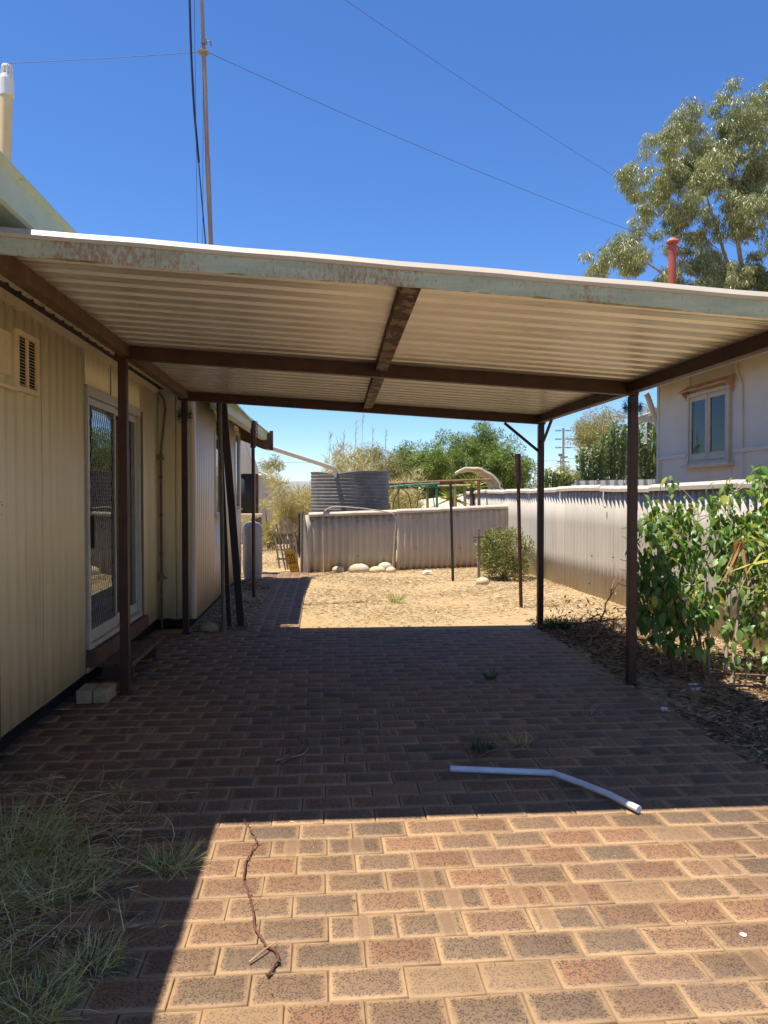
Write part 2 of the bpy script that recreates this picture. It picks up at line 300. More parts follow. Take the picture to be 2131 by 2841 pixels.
class MB:
    def __init__(s): s.v = []; s.f = []
    def add(s, vs, fs):
        k = len(s.v); s.v += [tuple(a) for a in vs]; s.f += [tuple(i + k for i in f) for f in fs]; return s
    def box(s, c, size, rot=None):
        hx, hy, hz = [a / 2 for a in size]; M = rot.to_matrix() if rot else None; c = Vector(c)
        vs = []
        for z in (-hz, hz):
            for x, y in ((-hx, -hy), (hx, -hy), (hx, hy), (-hx, hy)):
                p = Vector((x, y, z)); vs.append(c + (M @ p if M else p))
        return s.add(vs, [(3, 2, 1, 0), (4, 5, 6, 7), (0, 1, 5, 4), (1, 2, 6, 5), (2, 3, 7, 6), (3, 0, 4, 7)])
    def bb(s, x0, x1, y0, y1, z0, z1):
        return s.box(((x0 + x1) / 2, (y0 + y1) / 2, (z0 + z1) / 2), (x1 - x0, y1 - y0, z1 - z0))
    def beam(s, a, b, wd, h, top=False, ext=0.0):
        a = Vector(a); b = Vector(b); d = (b - a).normalized(); a -= d * ext; b += d * ext
        d, x, y = basis(d)
        vs = []
        for p in (a, b):
            for i, j in ((-1, -1), (1, -1), (1, 1), (-1, 1)):
                vs.append(p + x * (i * wd / 2) + y * (j * h / 2))
        return s.add(vs, [(0, 1, 2, 3), (7, 6, 5, 4), (4, 5, 1, 0), (5, 6, 2, 1), (6, 7, 3, 2), (7, 4, 0, 3)])
    def tube(s, pts, r, n=8, cap=True):
        pts = [Vector(p) for p in pts]; m = len(pts)
        rs = r if isinstance(r, (list, tuple)) else [r] * m
        vs = []; px = None
        for i, p in enumerate(pts):
            d = (pts[min(i + 1, m - 1)] - pts[max(i - 1, 0)]).normalized()
            if px is None: d, x, y = basis(d)
            else:
                x = (px - d * px.dot(d)).normalized(); y = x.cross(d)
            px = x
            for k in range(n):
                a = 2 * math.pi * k / n; vs.append(p + (x * math.cos(a) + y * math.sin(a)) * rs[i])
        fs = [(i * n + k, i * n + (k + 1) % n, (i + 1) * n + (k + 1) % n, (i + 1) * n + k) for i in range(m - 1) for k in range(n)]
        if cap: fs += [tuple(range(n - 1, -1, -1)), tuple((m - 1) * n + k for k in range(n))]
        return s.add(vs, fs)
    def lathe(s, prof, c, n=20, axis=None):
        c = Vector(c); Q = axis.to_matrix() if axis else None; vs = []
        for r, z in prof:
            for k in range(n):
                a = 2 * math.pi * k / n; p = Vector((r * math.cos(a), r * math.sin(a), z)); vs.append(c + (Q @ p if Q else p))
        m = len(prof)
        fs = [(i * n + k, i * n + (k + 1) % n, (i + 1) * n + (k + 1) % n, (i + 1) * n + k) for i in range(m - 1) for k in range(n)]
        fs += [tuple(range(n - 1, -1, -1)), tuple((m - 1) * n + k for k in range(n))]
        return s.add(vs, fs)
    def grid(s, P):
        """P: rows x cols of points"""
        nr, nc = len(P), len(P[0])
        return s.add([p for row in P for p in row], [(i * nc + j, i * nc + j + 1, (i + 1) * nc + j + 1, (i + 1) * nc + j) for i in range(nr - 1) for j in range(nc - 1)])
    def prism(s, poly, d):
        """poly: 3D points in one plane, extruded by vector d"""
        n = len(poly); d = Vector(d); vs = [Vector(p) for p in poly] + [Vector(p) + d for p in poly]
        return s.add(vs, [tuple(range(n)), tuple(range(2 * n - 1, n - 1, -1))] + [(i, i + n, (i + 1) % n + n, (i + 1) % n) for i in range(n)])
    def build(s, name, mat, parent=None, smooth=False, solid=0.0, loc=None, bevel=0.0):
        base = base_of(parent) if parent else Vector(loc or (0, 0, 0))
        me = bpy.data.meshes.new(name); me.from_pydata([(a[0] - base.x, a[1] - base.y, a[2] - base.z) for a in s.v], [], s.f)
        me.materials.append(MT[mat] if isinstance(mat, str) else mat)
        if smooth:
            me.polygons.foreach_set('use_smooth', [True] * len(me.polygons)); me.set_sharp_from_angle(angle=R(50))
        o = bpy.data.objects.new(name, me); COL.objects.link(o)
        if parent: o.parent = parent
        else: o.location = base
        if solid:
            md = o.modifiers.new('thickness', 'SOLIDIFY'); md.thickness = solid; md.offset = 0
        if bevel:
            md = o.modifiers.new('edge', 'BEVEL'); md.width = bevel; md.segments = 2; md.limit_method = 'ANGLE'
        return o

def raw_mesh(name, V, F, mat, parent=None, loc=(0, 0, 0), uvs=None, smooth=False):
    """numpy mesh: V (n,3); F (m,k) equal-sized faces; uvs {name: (m*k,2)}"""
    base = base_of(parent) if parent else Vector(loc)
    V = np.asarray(V, dtype=np.float32) - np.array(base, dtype=np.float32)
    me = bpy.data.meshes.new(name); m, k = F.shape
    me.vertices.add(len(V)); me.vertices.foreach_set('co', V.ravel())
    me.loops.add(m * k); me.loops.foreach_set('vertex_index', F.ravel().astype(np.int32))
    me.polygons.add(m); me.polygons.foreach_set('loop_start', (np.arange(m) * k).astype(np.int32))
    try: me.polygons.foreach_set('loop_total', np.full(m, k, dtype=np.int32))
    except Exception: pass
    for un, U in (uvs or {}).items():
        l = me.uv_layers.new(name=un); l.data.foreach_set('uv', np.asarray(U, dtype=np.float32).ravel())
    me.materials.append(MT[mat]); me.update(calc_edges=True); me.validate()
    if smooth: me.polygons.foreach_set('use_smooth', [True] * len(me.polygons))
    o = bpy.data.objects.new(name, me); COL.objects.link(o)
    if parent: o.parent = parent
    else: o.location = base
    return o

def norm(a): return a / np.maximum(np.linalg.norm(a, axis=1, keepdims=True), 1e-9)

def leaves(name, C, D, L, W, mat, parent=None, loc=(0, 0, 0), fold=0.25, rndv=None, droop=0.0):
    """leaf-shaped folded faces at C pointing along D"""
    n = len(C); C = np.asarray(C, float); D = norm(np.asarray(D, float))
    L = np.broadcast_to(np.asarray(L, float), (n,))[:, None]; W = np.broadcast_to(np.asarray(W, float), (n,))[:, None]
    rv = rng.normal(size=(n, 3)); Sd = norm(np.cross(D, rv)); N = np.cross(Sd, D)
    mid = C + D * L * 0.45; tip = C + D * L + np.array([0, 0, -1.0]) * droop * L
    V = np.stack([C, mid + Sd * W / 2 + N * W * fold, tip, mid - Sd * W / 2 + N * W * fold], 1).reshape(-1, 3)
    i = np.arange(n)[:, None] * 4
    F = np.concatenate([i + np.array([[0, 1, 2]]), i + np.array([[0, 2, 3]])], 1).reshape(-1, 3)
    r = rng.random(n) if rndv is None else rndv
    U = np.repeat(np.stack([r, rng.random(n)], 1), 6, axis=0)
    return raw_mesh(name, V, F, mat, parent, loc, {'rnd': U})

def blades(name, C, D, L, W, mat, parent=None, loc=(0, 0, 0), bend=0.4, seg=3, rndv=None):
    """curved grass blades / reed leaves, seg segments tapering to a tip"""
    n = len(C); C = np.asarray(C, float); D = norm(np.asarray(D, float))
    L = np.broadcast_to(np.asarray(L, float), (n,)); W = np.broadcast_to(np.asarray(W, float), (n,))
    Sd = norm(np.cross(D, rng.normal(size=(n, 3)))); ben = norm(np.cross(D, Sd)); bend = np.broadcast_to(np.asarray(bend, float), (n,))
    rows = []
    for k in range(seg + 1):
        t = k / seg
        c = C + D * (L * t)[:, None] + ben * (bend * L * t * t)[:, None] + np.array([0, 0, -1.0]) * (np.abs(bend) * L * t * t * 0.6)[:, None]
        wv = Sd * (W * (1 - t ** 1.5) / 2 + W * 0.04)[:, None]
        rows.append(c + wv); rows.append(c - wv)
    V = np.stack(rows, 1).reshape(-1, 3); m = 2 * (seg + 1); i = np.arange(n)[:, None] * m
    F = np.concatenate([i + np.array([[2 * k, 2 * k + 1, 2 * k + 3, 2 * k + 2]]) for k in range(seg)], 1).reshape(-1, 4)
    r = rng.random(n) if rndv is None else rndv
    U = np.repeat(np.stack([r, rng.random(n)], 1), 4 * seg, axis=0)
    return raw_mesh(name, V, F, mat, parent, loc, {'rnd': U})

def unit(n): return norm(rng.normal(size=(n, 3)))

def proj(p):
    """pixel size test only: which pavers and leaves show largest"""
    d = Vector(p) - cam.location; q = cam.rotation_euler.to_matrix().transposed() @ d
    if q.z > -0.1: return None
    return (384 + 769 * q.x / -q.z, 512 - 769 * q.y / -q.z, -q.z)

# ------------------------------------------------------------------ the setting: ground, hill, patio, path
def grid_sheet(name, xs, ys, zf, mat):
    mb = MB(); mb.grid([[(x, y, zf(x, y)) for x in xs] for y in ys]); return mb.build(name, mat)
xs = [-3000, -600, -120, -30, -8] + [-4 + 0.5 * i for i in range(25)] + [12, 30, 120, 600, 3000]
ys = [-400, -60, -8] + [-2 + 0.5 * i for i in range(60)] + [34, 60, 150, 600, 1500, 4000]
tag(grid_sheet('ground', xs, ys, lambda x, y: -0.02, 'soil'), kind='structure', label='dry orange soil yard with straw and sparse weeds')

hm = MB(); rows = []
for j, t in enumerate([0, 0.25, 0.5, 0.75, 1.0]):
    rows.append([(-150 + 12 * i, 700 + t * 120, max(0, 11 * math.sin(math.pi * t * 0.5) * math.exp(-((i - 10.6) / 3.4) ** 2) + 5 * math.sin(math.pi * t * .5) + rnd.uniform(-.6, .6) * t)) for i in range(34)])
hm.grid(rows); tag(hm.build('hill', 'hill', smooth=True), kind='structure', label='low grey scrub hill far behind the sheds')

def brick_mesh(name, lx=0.249, ly=0.161):
    hx, hy, ch = lx / 2, ly / 2, rnd.uniform(0.003, 0.006)
    j = lambda a: rnd.uniform(-a, a)
    bot = [(sx * hx, sy * hy, -0.04) for sx, sy in ((-1, -1), (1, -1), (1, 1), (-1, 1))]
    mid = [(sx * hx + j(.0012), sy * hy + j(.0012), -ch * 0.8) for sx, sy in ((-1, -1), (1, -1), (1, 1), (-1, 1))]
    top = [(sx * (hx - ch) + j(.0012), sy * (hy - ch) + j(.0012), j(.0008)) for sx, sy in ((-1, -1), (1, -1), (1, 1), (-1, 1))]
    V = np.array(bot + mid + top); F = [(8, 9, 10, 11)]
    for a in (0, 4):
        for k in range(4): F.append((a + k, a + (k + 1) % 4, a + 4 + (k + 1) % 4, a + 4 + k))
    return V, np.array(F)
BR = [brick_mesh('b%d' % i) for i in range(7)]
BRM = []
for i, (V, F) in enumerate(BR):
    o = raw_mesh('brick_shape', V, F, 'paver', uvs={'local': V[F.ravel()][:, :2], 'rnd': np.zeros((F.size, 2))})
    BRM.append(o.data); bpy.data.objects.remove(o)

def lay(parent, bricks, nmax, stuff_name):
    """bricks: (x, y, z, rotz, sx). The nmax that show largest become parts, the rest one joined part."""
    sc = []
    for b in bricks:
        q = proj(b[:3]); a = 0
        if q and -30 < q[0] < 800 and q[1] < 1050: a = b[4] * 0.23 * 0.115 * 1.6 / q[2] ** 3
        sc.append(a)
    order = np.argsort(-np.array(sc)); pick = set(int(i) for i in order[:nmax] if sc[i] > 0)
    Vs, Fs, Ul, Ur = [], [], [], []; k = 0; base = base_of(parent)
    for i, (x, y, z, rz, sx, sy) in enumerate(bricks):
        tilt = Euler((rnd.uniform(-.008, .008), rnd.uniform(-.006, .006), rz)); v = rnd.randrange(7)
        M = Matrix.Translation((x, y, z)) @ tilt.to_matrix().to_4x4() @ Matrix.Diagonal((sx, sy, 1, 1))
        if i in pick:
            o = bpy.data.objects.new('brick', BRM[v]); COL.objects.link(o); o.parent = parent
            o.matrix_local = Matrix.Translation(-base) @ M
        else:
            V, F = BR[v]; A = np.array(M)
            Vs.append(V @ A[:3, :3].T + A[:3, 3]); Fs.append(F + k); k += len(V)
            Ul.append(V[F.ravel()][:, :2]); Ur.append(np.tile([[rnd.random(), rnd.random()]], (F.size, 1)))
    if Vs:
        o = raw_mesh(stuff_name, np.concatenate(Vs), np.concatenate(Fs), 'paver', parent, uvs={'local': np.concatenate(Ul), 'rnd': np.concatenate(Ur)})
        tag(o, kind='stuff')

pm_ = MB(); pm_.bb(-2.05, 2.56, 0.6, 8.98, -0.05, -0.0085)
patio = tag(pm_.build('patio', 'joint', loc=(0.3, 4.5, 0)), kind='structure', label='brown brick paving under and before the carport')
bl = []; row = 0; y = 0.66; drift = 0.0
while y < 8.93:
    drift += rnd.uniform(-0.006, 0.006); x = -2.0 + (0.126 if row % 2 else 0) - 0.126 + drift + rnd.uniform(-.008, .008)
    yy = y
    while x < 2.60:
        x0, x1 = max(x, -2.03), min(x + 0.249, 2.575 + 0.02 * math.sin(row * 1.7))
        if x1 - x0 > 0.05:
            bl.append(((x0 + x1) / 2, yy + rnd.uniform(-.0012, .0012), rnd.uniform(-.003, .003), rnd.uniform(-.006, .006), (x1 - x0) / 0.249, 1.0))
        x += 0.249 + rnd.uniform(0.0025, 0.0055)
    y += 0.161 + rnd.uniform(0.003, 0.0048); row += 1
lay(patio, bl, 300, 'far_bricks')

pm_ = MB(); pm_.bb(-0.89, -0.275, 9.0, 15.95, -0.05, -0.0095); pm_.bb(-1.75, -0.90, 14.98, 15.94, -0.05, -0.0105)
path = tag(pm_.build('path', 'joint', loc=(-0.58, 12, 0)), kind='structure', label='narrow brick path beside the house to the gate')
bl = []
for c in range(4):
    y = 9.11 + (0.126 if c % 2 else 0) - 0.05
    while y < 15.85:
        bl.append((-0.812 + c * 0.1525, y, rnd.uniform(-.003, .002), math.pi / 2 + rnd.uniform(-.01, .01), 1.0, 0.148 / 0.161)); y += 0.2535
for r_ in range(6):
    x = -1.62 + (0.126 if r_ % 2 else 0)
    while x < -1.0:
        bl.append((x, 15.07 + r_ * 0.165, rnd.uniform(-.003, .002), rnd.uniform(-.01, .01), 1.0, 1.0)); x += 0.2535
lay(path, bl, 190, 'far_bricks')

# ------------------------------------------------------------------ carport
XL, XR, YF, YM, YB = -1.57, 2.60, 3.60, 6.28, 8.97
def zs(x): return 2.775 - 0.060 * (x + 1.5)              # underside of the roof sheets
cp = thing('carport', (0.5, 6.3, 0), 'brown steel carport with a low corrugated roof over the brick paving', 'carport')
def prof_roof(y0, n):
    P = []
    for i in range(n):
        y = y0 + i * 0.19
        for dy, dz in ((0, 0), (0.040, 0), (0.045, 0.005), (0.050, 0), (0.075, 0), (0.080, 0.005), (0.085, 0), (0.108, 0), (0.126, 0.040), (0.172, 0.040)):
            P.append((y + dy, dz))
    P.append((y0 + n * 0.19, 0)); return P
y = YF + 0.03; k = 0
while y < YB + 0.1:
    n = 4 if y + 0.76 < YB + 0.15 else max(1, int((YB + 0.12 - y) / 0.19))
    mb = MB(); pr = prof_roof(y, n)
    mb.grid([[(x, yy, zs(x) + dz + 0.003 * math.sin(x * 1.3)) for x in (-1.78, -0.9, 0.0, 0.9, 1.8, 2.70)] for yy, dz in pr])
    mb.build('roof_sheet', 'roof_under', cp, solid=0.0025)
    y += n * 0.19; k += 1
    if n < 4: break
# front fascia with flaking lower edge and the sun-bleached flashing above it
mb = MB(); N = 300; rows = [[], [], [], []]; dep = 0
for i in range(N + 1):
    x = -1.80 + 4.56 * i / N
    dep = max(0.0, min(0.011, dep + rnd.uniform(-.004, .004)))
    zb = zs(x) - 0.088 + 0.004 * math.sin(x * 2.1)
    rows[0].append((x, YF + 0.030, zb - 0.002 + dep * .4)); rows[1].append((x, YF + 0.001, zb - dep * 0.8)); rows[2].append((x, YF, zb + 0.028)); rows[3].append((x, YF, zs(x) + 0.006))
mb.grid(rows); mb.build('fascia', 'fascia', cp, solid=0.004)
mb = MB(); rows = []
for dy, dz in ((0.006, -0.014), (-0.008, -0.016), (-0.012, 0.0), (0.016, 0.030), (0.16, 0.038)):
    rows.append([(-1.80 + 0.24 * i, YF + dy, zs(-1.80 + 0.24 * i) + dz + 0.002 * math.sin(i * 1.9)) for i in range(20)])
mb.grid(rows); mb.build('flashing', 'flash', cp, solid=0.002)
for (yb, nm) in ((YM, 'beam'), (YB, 'beam')):
    mb = MB(); h = 0.105
    mb.beam((XL - 0.06, yb, zs(XL) - 0.002 - h / 2), (XR + 0.04, yb, zs(XR) - 0.002 - h / 2), 0.075, h); mb.build(nm, 'brown', cp, bevel=0.004)
for xb in (XL + 0.02, XR - 0.03):
    for a, b in ((YF + 0.036, YM - 0.040), (YM + 0.040, YB - 0.040)):
        mb = MB(); mb.beam((xb, a, zs(xb) - 0.003 - 0.045), (xb, b, zs(xb) - 0.003 - 0.045), 0.075, 0.09); mb.build('beam', 'timber_brown' if xb < 0 else 'brown', cp, bevel=0.004)
for a, b in ((YF + 0.036, YM - 0.040), (YM + 0.040, YB - 0.040)):
    mb = MB(); xa, xb = 0.43 + (a - 3.6) * 0.019, 0.43 + (b - 3.6) * 0.019
    mb.beam((xa, a, zs(xa) - 0.003 - 0.03), (xb, b, zs(xb) - 0.003 - 0.03), 0.10, 0.06); mb.build('rafter', 'rafter', cp, bevel=0.003)
for (x, yp) in ((-1.575, 6.20), (2.60, 6.345), (-1.565, 8.92), (2.59, 9.02)):
    yb = YM if yp < 7 else YB
    mb = MB(); mb.bb(x - 0.034, x + 0.034, yb - 0.034, yb + 0.034, -0.03, zs(x) - 0.108)
    mb.box((x, yb, 0.004), (0.11, 0.11, 0.008)); mb.build('post', 'brown', cp, bevel=0.004)
mb = MB(); mb.tube([(2.56, YB, 2.11), (2.15, YB, 2.44)], 0.018, 8); mb.build('brace', 'brown', cp)
mb = MB(); mb.tube([(2.585, YB - 0.04, 2.16), (2.585, YB - 0.46, 2.45)], 0.018, 8); mb.build('brace', 'brown', cp)

# ------------------------------------------------------------------ house on the left
WX, JY = -1.95, 9.32                                     # wall face, jog
hs = thing('house', (-3.4, 6.0, 0), 'cream clad house with a glass sliding door along the left of the carport', 'house')
def wall_sheet(name, y0, y1, z0, z1, mat, x=WX, pitch=0.152, amp=0.010, fixed=None, groove=False):
    """corrugated sheet on a wall facing +X (or facing -Y when fixed = y)"""
    n = max(8, int((y1 - y0) / pitch * (12 if groove else 8))); mb = MB(); rows = []
    for z in (z0, z1):
        r_ = []
        for i in range(n + 1):
            u = y0 + (y1 - y0) * i / n; s = math.sin(2 * math.pi * u / pitch); a = amp * (s * (1 - 0.25 * s * s)) * 1.2
            if groove: a = amp * (0.5 - math.exp(-((((u / pitch) % 1) - 0.5) / 0.13) ** 2) * 1.6)
            zz = z + (0.009 * s if z == z0 else 0)
            r_.append((x + a, u, zz) if fixed is None else (u, fixed - a, zz))
        rows.append(r_)
    mb.grid(rows); return mb.build(name, mat, hs, smooth=True, solid=0.003)
seams = [0.2, 1.0, 1.76, 2.53, 3.29, 4.05, 4.81, 5.57, 6.53]
for i in range(len(seams) - 1):
    wall_sheet('wall_panel', seams[i] + 0.004, seams[i + 1] - 0.004, 0.12, 2.84, 'cream', WX + 0.004 * (i % 2))
    mb = MB(); mb.bb(WX - 0.012, WX - 0.006, seams[i + 1] - 0.02, seams[i + 1] + 0.02, 0.1, 2.8); mb.build('seam', 'timber_dark', hs)
wall_sheet('wall_panel', 6.537, 7.30, 2.50, 2.84, 'cream'); wall_sheet('wall_panel', 7.308, 8.46, 2.50, 2.84, 'cream', WX + 0.003)
wall_sheet('wall_panel', 6.537, 8.46, 0.105, 0.155, 'cream')
wall_sheet('wall_panel', 8.468, JY - 0.01, 0.12, 2.84, 'cream')
wall_sheet('wall_panel', WX, -1.74, 0.11, 2.84, 'cream', fixed=JY, pitch=0.21, amp=0.004)
wall_sheet('wall_panel', -1.735, -1.555, 0.11, 2.84, 'cream', fixed=JY - 0.002, pitch=0.21, amp=0.003)
mb = MB(); mb.bb(WX - 0.03, WX + 0.022, 0.2, JY - 0.02, 2.79, 2.85); mb.build('wall_trim', 'cream_trim', hs, bevel=0.004)
mb = MB(); mb.bb(WX - 0.10, WX - 0.045, 0.2, JY, -0.02, 0.20); mb.bb(WX - 0.1, -1.60, JY + 0.06, JY + 0.10, -0.02, 0.2); mb.bb(-1.66, -1.60, JY + 0.1, 14.4, -0.02, 0.2); mb.build('gap_shade_strip', 'void_shade', hs)  # near-black boards painting in the shade of the open underfloor gap
mb = MB()                                                # rounded outer corner of the jog
mb.tube([(-1.545, JY + 0.03, 0.11), (-1.545, JY + 0.03, 2.84)], 0.042, 14); mb.build('corner_cap', 'cream_pale', hs, smooth=True)
# pale corrugated rear side wall
RX = -1.52
for i in range(6):
    y0, y1 = JY + 0.07 + i * 0.86, JY + 0.07 + (i + 1) * 0.86 - 0.004
    segs = [(y0, y1, 0.10, 2.93)]
    for wy0, wy1, wz0, wz1 in ((11.0, 11.66, 1.30, 2.72), (13.5, 14.2, 1.34, 2.70)):
        out = []
        for a, b, c, d in segs:
            if b <= wy0 or a >= wy1: out.append((a, b, c, d)); continue
            if a < wy0: out.append((a, wy0, c, d))
            if b > wy1: out.append((wy1, b, c, d))
            out += [(max(a, wy0), min(b, wy1), c, wz0), (max(a, wy0), min(b, wy1), wz1, d)]
        segs = out
    for a, b, c, d in segs:
        if b - a > 0.02: wall_sheet('wall_panel', a, b, c, d, 'cream_pale', RX, 0.150, 0.014, groove=True)
wall_sheet('wall_panel', -4.9, RX - 0.01, 0.1, 2.93, 'cream_pale', fixed=14.46)
for wy0, wy1, wz0, wz1 in ((11.0, 11.66, 1.30, 2.72), (13.5, 14.2, 1.34, 2.70)):
    mb = MB()
    mb.bb(RX - 0.03, RX + 0.03, wy0, wy0 + 0.04, wz0, wz1); mb.bb(RX - 0.03, RX + 0.03, wy1 - 0.04, wy1, wz0, wz1)
    mb.bb(RX - 0.03, RX + 0.032, wy0 + 0.04, wy1 - 0.04, wz0, wz0 + 0.04); mb.bb(RX - 0.03, RX + 0.032, wy0 + 0.04, wy1 - 0.04, wz1 - 0.04, wz1)
    wn = mb.build('window', 'alu', hs)
    mb = MB(); mb.bb(RX - 0.004, RX + 0.002, wy0 + 0.04, wy1 - 0.04, wz0 + 0.04, wz1 - 0.04); mb.build('pane', 'glass', wn)
    mb = MB(); mb.bb(RX - 0.03, RX + 0.07, wy0 - 0.03, wy1 + 0.03, wz0 - 0.025, wz0 - 0.002); mb.build('sill', 'cream_trim', wn)
# rooms behind the glass, their dimness painted in as dark colour
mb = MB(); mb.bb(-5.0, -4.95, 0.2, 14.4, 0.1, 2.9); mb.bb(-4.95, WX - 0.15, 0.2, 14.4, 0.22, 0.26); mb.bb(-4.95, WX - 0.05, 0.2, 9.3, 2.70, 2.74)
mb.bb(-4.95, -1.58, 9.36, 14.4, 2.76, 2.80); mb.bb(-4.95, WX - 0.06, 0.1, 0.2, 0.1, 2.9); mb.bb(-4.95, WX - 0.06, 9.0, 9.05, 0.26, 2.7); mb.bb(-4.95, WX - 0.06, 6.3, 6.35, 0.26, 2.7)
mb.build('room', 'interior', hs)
mb = MB(); mb.bb(WX - 0.07, WX - 0.03, 0.2, JY + 0.05, 2.505, 2.93); mb.bb(WX - 0.03, -1.58, JY + 0.02, JY + 0.05, 2.3, 2.93); mb.bb(WX - 0.02, -1.5, JY - 0.35, JY + 0.3, 2.935, 2.96); mb.build('light_leak_boards', 'timber_dark', hs)  # boards added to block light leaking through panel seams and the jog corner
# roofs, eaves and gutters
mb = MB(); ge = [(-1.43, 2.90), (-1.415, 2.91), (-1.415, 3.06), (-1.39, 3.075), (-1.39, 3.09), (-1.435, 3.085), (-1.56, 3.07), (-1.56, 2.90)]
mb.prism([(x, -1.5, z) for x, z in ge], (0, 10.9, 0)); mb.build('gutter', 'green_gutter', hs)
mb = MB(); mb.prism([(-1.50, -1.5, 3.075), (-1.50, -1.5, 3.10), (-6.0, -1.5, 4.2), (-6.0, -1.5, 4.17)], (0, 10.95, 0)); mb.build('roof', 'zinc_roof', hs)
mb = MB(); mb.bb(-2.0, -1.575, -1.5, 9.4, 2.895, 2.915); mb.bb(WX - 0.02, WX + 0.0, 0.2, JY, 2.852, 2.894); mb.build('soffit', 'timber_dark', hs)
mb = MB(); mb.prism([(-1.07, JY, 2.72), (-1.07, JY, 2.745), (-5.0, JY, 4.6), (-5.0, JY, 4.57)], (0, 5.2, 0)); mb.build('rear_roof', 'zinc_roof', hs)
mb = MB(); gr = [(-1.10, 2.60), (-1.02, 2.61), (-1.01, 2.73), (-0.985, 2.745), (-0.985, 2.755), (-1.03, 2.75), (-1.16, 2.78), (-1.17, 2.63)]
a = [Vector((x - 0.16, JY, z)) for x, z in gr]; b = [Vector((x, 14.72, z)) for x, z in gr]; n = len(a)
mb.add(a + b, [tuple(range(n)), tuple(range(2 * n - 1, n - 1, -1))] + [(i, i + n, (i + 1) % n + n, (i + 1) % n) for i in range(n)])
mb.build('rear_gutter', 'green_gutter', hs)
for yy in (9.7, 10.7, 11.7, 12.7, 13.6, 14.35):
    mb = MB(); mb.beam((-1.62, yy, 2.92), (-1.22, yy, 2.70), 0.06, 0.11); mb.build('rafter_tail', 'timber_brown', hs)
mb = MB(); mb.prism([(-1.10, 14.52, 2.44), (-0.98, 14.52, 2.44), (-0.98, 14.52, 2.74), (-1.60, 14.52, 3.02), (-2.4, 14.52, 3.36), (-2.4, 14.52, 2.9), (-1.6, 14.52, 2.64)], (0, 0.05, 0)); mb.build('barge_board', 'timber_brown', hs)
mb = MB(); mb.bb(-0.975, -0.915, 14.5, 14.62, 2.42, 2.78); mb.build('gutter_end', 'timber_dark', hs)
# vent with two banks of louvres, and the box beside it
mb = MB(); v0, v1, vz0, vz1 = 5.06, 5.44, 2.26, 2.65
mb.bb(WX, WX + 0.03, v0, v0 + 0.036, vz0, vz1); mb.bb(WX, WX + 0.03, v1 - 0.036, v1, vz0, vz1); mb.bb(WX, WX + 0.032, v0 + 0.036, v1 - 0.036, vz0, vz0 + 0.036); mb.bb(WX, WX + 0.032, v0 + 0.036, v1 - 0.036, vz1 - 0.036, vz1)
mb.bb(WX, WX + 0.028, 5.24, 5.26, vz0 + 0.036, vz1 - 0.036); vt = mb.build('vent', 'cream_trim', hs, bevel=0.002)
mb = MB()
for i in range(15):
    z = vz0 + 0.05 + i * 0.0205
    for y0, y1 in ((v0 + 0.038, 5.238), (5.262, v1 - 0.038)): mb.box((WX + 0.016, (y0 + y1) / 2, z), (0.016, y1 - y0, 0.002), Euler((0, R(35), 0)))
mb.build('louvre', 'cream_trim', vt)
mb = MB(); mb.bb(WX + 0.009, WX + 0.0105, v0 + 0.036, v1 - 0.036, vz0 + 0.036, vz1 - 0.036); mb.build('backing', 'void_shade', vt)  # dark sheet painting in the shade behind the louvres
mb = MB(); mb.bb(WX, WX + 0.03, 4.5, 4.97, 2.33, 2.60); mb.build('meter_box', 'cream_trim', hs, bevel=0.006)
mb = MB(); mb.box((WX + 0.03, 4.74, 2.26), (0.07, 0.5, 0.02), Euler((0, R(18), 0))); mb.build('ledge', 'cream_trim', hs)
# sliding door
d0, d1, dm, dz0, dz1 = 6.55, 8.44, 7.47, 0.30, 2.50
mb = MB()
mb.bb(WX - 0.06, WX + 0.025, d0, d0 + 0.035, dz0, dz1); mb.bb(WX - 0.06, WX + 0.012, d1 - 0.035, d1, dz0, dz1)
mb.bb(WX - 0.06, WX + 0.027, d0 + 0.035, d1 - 0.035, dz1 - 0.08, dz1); mb.bb(WX - 0.06, WX + 0.03, d0 + 0.035, d1 - 0.035, dz0, dz0 + 0.04)
door = mb.build('sliding_door', 'alu', hs, bevel=0.003)
def leaf(y0, y1, x, nm):
    mb = MB(); a, b = dz0 + 0.045, dz1 - 0.085
    mb.bb(x, x + 0.024, y0, y0 + 0.035, a, b); mb.bb(x, x + 0.024, y1 - 0.035, y1, a, b); mb.bb(x, x + 0.025, y0 + 0.035, y1 - 0.035, a, a + 0.10); mb.bb(x, x + 0.025, y0 + 0.035, y1 - 0.035, b - 0.06, b)
    mb.build(nm, 'alu', door, bevel=0.002)
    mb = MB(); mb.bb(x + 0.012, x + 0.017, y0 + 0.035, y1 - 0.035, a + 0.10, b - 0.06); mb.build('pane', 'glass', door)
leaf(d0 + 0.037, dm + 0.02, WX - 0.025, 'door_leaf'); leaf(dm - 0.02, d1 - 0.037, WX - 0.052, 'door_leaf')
mb = MB(); y0, y1, z0, z1 = d0 + 0.10, dm - 0.02, dz0 + 0.145, dz1 - 0.145; ny = 13; nz = 26
for i in range(ny + 1):                                  # expanded diamond mesh of the security screen
    for sgn in (1, -1):
        pts = []
        for k in range(nz + 1):
            off = (0.5 if (k % 2) else 0.0) * sgn
            yv = y0 + (y1 - y0) * min(max((i + off) / ny, 0), 1); pts.append((WX + 0.002, yv, z0 + (z1 - z0) * k / nz))
        mb.tube(pts, 0.0013, 3, False)
mb.build('security_mesh', 'alu', door)
mb = MB(); mb.bb(WX + 0.007, WX + 0.05, d0 + 0.055, d0 + 0.085, 1.15, 1.42); mb.build('handle', 'black', door, bevel=0.004)
